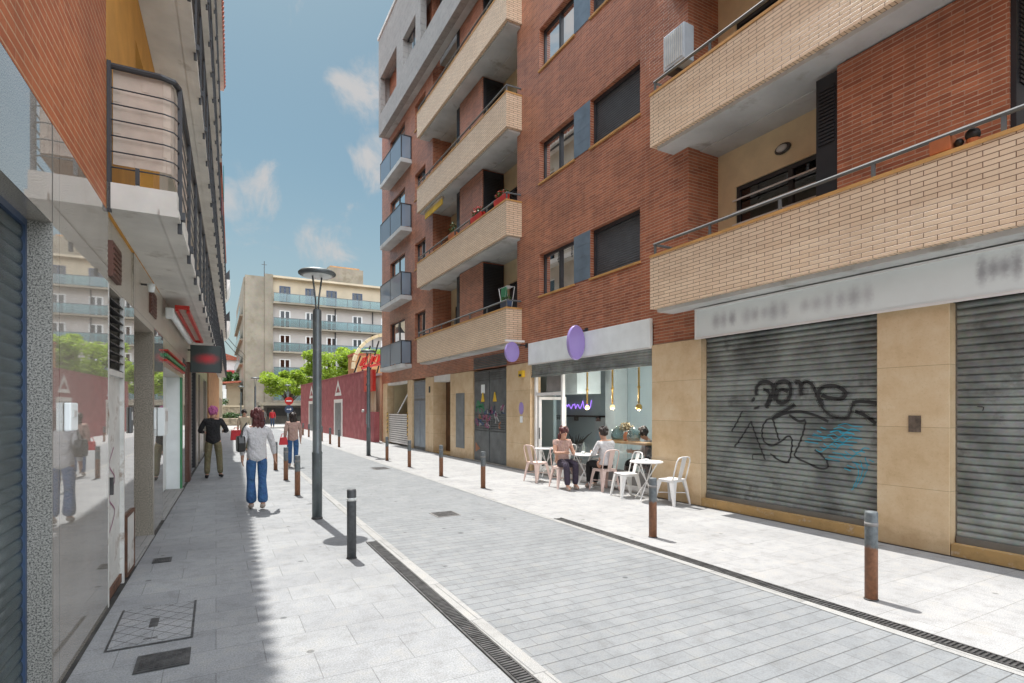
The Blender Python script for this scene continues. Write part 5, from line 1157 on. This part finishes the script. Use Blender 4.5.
person('man in a black sweatshirt, khaki trousers and pink cap walking away in the shade',-.06,15.3,R(-4),
   {'l_kn':(-.12,.03,.49),'l_an':(-.13,-.02,.085),'l_to':(-.15,.11,.03),'r_kn':(.13,.04,.49),'r_an':(.15,.05,.085),'r_to':(.19,.17,.03),'r_el':(.30,-.02,1.13),'r_wr':(.22,.18,1.12),'l_el':(-.29,.0,1.13),'l_wr':(-.2,.2,1.1)},
   'black_cloth','khaki','hair_dark','black',cap='cap_pink',s=1.02)
person('person with dusty pink top and blue jeans walking by the bollards in the sun',1.98,17.1,R(4),
   {'l_an':(-.07,.12,.085),'l_to':(-.08,.24,.03),'r_an':(.06,-.10,.10),'r_to':(.06,.02,.03),'l_kn':(-.08,.09,.49)},'salmon_cloth','denim','hair_dark',long_hair=True,s=.93)
t=thing('handbag','small red bag carried by the person in the dusty pink top and jeans','bag',(1.72,17.06,.78)); MB().prism([(-.12,-.12),(.12,-.12),(.09,.1),(-.09,.1)],'y',-.05,.05).build('bag_body','red_bag',t,bev=.015); MB().tube([(-.07,0,.1),(-.04,0,.2),(.04,0,.2),(.07,0,.1)],.01,6).build('handle','red_bag',t)
person('person in pale beige clothes walking between the man in black and the woman in jeans',1.0,24.5,R(180),
   {'l_an':(-.08,.08,.085),'l_to':(-.09,.2,.03)},'cream_facade','khaki','hair_dark',s=.97)
t=thing('handbag','bright red shopping bag held by the distant person in beige','bag',(.70,24.4,.66)); MB().prism([(-.2,-.2),(.2,-.2),(.17,.2),(-.17,.2)],'y',-.08,.08).build('bag_body','red_bag',t,bev=.01); MB().tube([(-.08,0,.2),(-.05,0,.3),(.05,0,.3),(.08,0,.2)],.01,6).build('handle','red_bag',t)
person('far small person in a red top near the concrete porch',4.6,55,R(170),{},'red_bag','blue_paint','hair_dark')
person('far small person in grey near the concrete porch',3.9,56,R(150),{},'graphite','purple_cloth','hair_dark')
SIT={'pelvis':(0,-.05,.55),'spine':(0,-.06,.72),'chest':(0,-.03,.90),'neck':(0,.01,1.04),'jaw':(0,.06,1.13),'skull':(0,.055,1.215),
 'l_sh':(-.17,-.03,.985),'r_sh':(.17,-.03,.985),'l_el':(-.22,.08,.75),'r_el':(.22,.08,.75),'l_wr':(-.12,.28,.77),'r_wr':(.12,.28,.77),
 'l_hip':(-.09,.02,.53),'r_hip':(.09,.02,.53),'l_kn':(-.11,.40,.54),'r_kn':(.11,.40,.54),'l_an':(-.12,.36,.09),'r_an':(.11,.46,.09),'l_to':(-.13,.49,.03),'r_to':(.12,.59,.03)}
person('seated person in a white shirt and black trousers leaning on the small white table',7.16,9.12,0,dict(SIT),'white_cloth','black_cloth','hair_dark','shoe_pale')
person('seated person in a dusty pink top and dark trousers at the small white table',6.62,9.88,R(172),dict(SIT),'salmon_cloth','purple_cloth','hair_red','shoe_pale',bare_arms=True,long_hair=True)
person('person with dark hair sitting inside the cafe at the right end of the window bar',8.25,9.02,R(60),{**SIT,'jaw':(0,.09,1.11),'skull':(0,.11,1.19)},'graphite','black_cloth','hair_dark')
t=thing('stool','black stool under the person inside the cafe','stool',(8.25,9.0,.03)); MB().lathe([(.17,.38),(.18,.41),(.17,.43)],20).build('seat','black',t,True)
for a in range(4): MB().tube([(.2*math.cos(a*PI/2),.2*math.sin(a*PI/2),0),(.12*math.cos(a*PI/2),.12*math.sin(a*PI/2),.38)],.012,6).build('leg','black',t)

# ================================================================== CAMERA, LIGHT, SKY
cam=bpy.data.cameras.new('camera'); co=bpy.data.objects.new('camera',cam); COL.objects.link(co); scene.camera=co
TH=math.atan((512-216)/545); co.location=(0,0,1.7); co.rotation_euler=(R(90),0,-TH)
cam.sensor_width=36; cam.lens=36*545/1024; cam.shift_x=0; cam.shift_y=(409-341.5)/1024; cam.clip_end=1500; cam.clip_start=.05
SUN=Vector((-.025,.43,1)).normalized()
el=math.asin(SUN.z); az=math.atan2(SUN.x,SUN.y)
sl=bpy.data.lights.new('sun','SUN'); sl.energy=3.6; sl.angle=R(.4); sl.color=(1,.972,.925)
so=bpy.data.objects.new('sun',sl); COL.objects.link(so); so.rotation_euler=SUN.to_track_quat('Z','Y').to_euler(); so.location=(0,0,30)
w=bpy.data.worlds.new('World'); scene.world=w; w.use_nodes=True; nt=w.node_tree; bg=nt.nodes['Background']
sky=N(nt,'ShaderNodeTexSky'); sky.sky_type='NISHITA'; sky.sun_disc=False; sky.sun_elevation=el; sky.sun_rotation=az; sky.air_density=1.0; sky.dust_density=1.6; sky.ozone_density=1.2; sky.altitude=30
gen=N(nt,'ShaderNodeTexCoord').outputs['Generated']
nz=noise(nt,gen,11,10,.62); nz.inputs['Distortion'].default_value=.6
acc=None
for (dx,dy,dz,r,amp) in ((.1912,.8467,.4966,.085,1.0),(.2165,.8875,.4068,.07,1.0),(.0635,.9397,.3361,.075,.9),(.02,.945,.325,.06,.75),(.1365,.9505,.2792,.13,.5),(.0772,.9671,.2424,.16,.45),(.1034,.8129,.5931,.075,.55),(.02,.80,.60,.09,.5),(-.5,.6,.6,.3,.8),(.7,.2,.6,.3,.7),(-.3,-.6,.7,.4,.7),(.5,-.5,.5,.3,.7)):
    v=Vector((dx,dy,dz)).normalized(); d=N(nt,'ShaderNodeVectorMath',operation='DISTANCE'); nt.links.new(gen,d.inputs[0]); d.inputs[1].default_value=v
    m=N(nt,'ShaderNodeMapRange',interpolation_type='SMOOTHSTEP'); nt.links.new(d.outputs['Value'],m.inputs[0]); m.inputs[1].default_value=r; m.inputs[2].default_value=0; m.inputs[3].default_value=0; m.inputs[4].default_value=amp
    if acc is None: acc=m.outputs[0]
    else: a=N(nt,'ShaderNodeMath',operation='MAXIMUM'); nt.links.new(acc,a.inputs[0]); nt.links.new(m.outputs[0],a.inputs[1]); acc=a.outputs[0]
s1=N(nt,'ShaderNodeMath',operation='MULTIPLY_ADD'); nt.links.new(nz.outputs['Fac'],s1.inputs[0]); s1.inputs[1].default_value=3.0; s1.inputs[2].default_value=-1.62
s2=N(nt,'ShaderNodeMath',operation='ADD'); nt.links.new(acc,s2.inputs[0]); nt.links.new(s1.outputs[0],s2.inputs[1])
mr=N(nt,'ShaderNodeMapRange',interpolation_type='SMOOTHSTEP'); nt.links.new(s2.outputs[0],mr.inputs[0]); mr.inputs[1].default_value=.2; mr.inputs[2].default_value=1.0; mr.inputs[3].default_value=0; mr.inputs[4].default_value=.85
gate=N(nt,'ShaderNodeMath',operation='MULTIPLY'); nt.links.new(mr.outputs[0],gate.inputs[0])
g2=N(nt,'ShaderNodeMapRange'); nt.links.new(acc,g2.inputs[0]); g2.inputs[1].default_value=0; g2.inputs[2].default_value=.15; nt.links.new(g2.outputs[0],gate.inputs[1])
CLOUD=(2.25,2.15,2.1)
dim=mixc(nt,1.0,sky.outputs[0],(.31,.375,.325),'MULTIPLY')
sz=N(nt,'ShaderNodeSeparateXYZ'); nt.links.new(gen,sz.inputs[0])
hv=N(nt,'ShaderNodeMapRange',interpolation_type='SMOOTHSTEP'); nt.links.new(sz.outputs[2],hv.inputs[0]); hv.inputs[1].default_value=.44; hv.inputs[2].default_value=.02; hv.inputs[3].default_value=0; hv.inputs[4].default_value=.62
hz_=mixc(nt,hv.outputs[0],dim,(1.75,1.98,2.1))
mx=N(nt,'ShaderNodeMix',data_type='RGBA'); nt.links.new(gate.outputs[0],mx.inputs[0]); nt.links.new(hz_,mx.inputs[6]); mx.inputs[7].default_value=c4(CLOUD)
# unseen bright cloud sheet added overhead and behind the camera to fill the shade
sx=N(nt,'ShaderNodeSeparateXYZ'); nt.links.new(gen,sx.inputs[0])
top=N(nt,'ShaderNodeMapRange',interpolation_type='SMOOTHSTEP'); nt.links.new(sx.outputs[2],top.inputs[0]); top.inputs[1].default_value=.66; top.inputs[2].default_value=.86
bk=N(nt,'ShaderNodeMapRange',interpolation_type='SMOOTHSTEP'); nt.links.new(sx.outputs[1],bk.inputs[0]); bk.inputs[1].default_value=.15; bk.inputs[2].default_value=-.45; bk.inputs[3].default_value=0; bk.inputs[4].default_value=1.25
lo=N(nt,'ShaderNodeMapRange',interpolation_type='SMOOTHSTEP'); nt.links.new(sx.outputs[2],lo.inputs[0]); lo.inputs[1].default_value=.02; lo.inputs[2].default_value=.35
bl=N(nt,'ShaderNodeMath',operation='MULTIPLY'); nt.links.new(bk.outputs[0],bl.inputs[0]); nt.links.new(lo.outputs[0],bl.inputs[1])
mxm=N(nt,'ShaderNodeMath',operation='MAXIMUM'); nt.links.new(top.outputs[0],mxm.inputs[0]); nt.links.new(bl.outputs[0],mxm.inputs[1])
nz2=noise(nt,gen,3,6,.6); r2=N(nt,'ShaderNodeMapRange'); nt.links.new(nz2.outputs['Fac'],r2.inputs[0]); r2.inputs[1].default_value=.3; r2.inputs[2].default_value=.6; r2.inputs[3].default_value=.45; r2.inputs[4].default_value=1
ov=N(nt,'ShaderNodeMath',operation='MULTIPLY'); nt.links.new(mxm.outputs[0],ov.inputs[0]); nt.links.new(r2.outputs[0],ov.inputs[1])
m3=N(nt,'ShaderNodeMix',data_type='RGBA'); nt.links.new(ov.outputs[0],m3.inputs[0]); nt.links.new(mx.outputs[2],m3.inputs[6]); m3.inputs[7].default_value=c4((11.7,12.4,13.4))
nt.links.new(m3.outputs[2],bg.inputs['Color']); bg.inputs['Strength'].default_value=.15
vs=scene.view_settings; vs.view_transform='Standard'; vs.look='None'; vs.exposure=0.88; vs.gamma=1; vs.use_curve_mapping=False
scene.cycles.max_bounces=8; scene.cycles.transparent_max_bounces=16
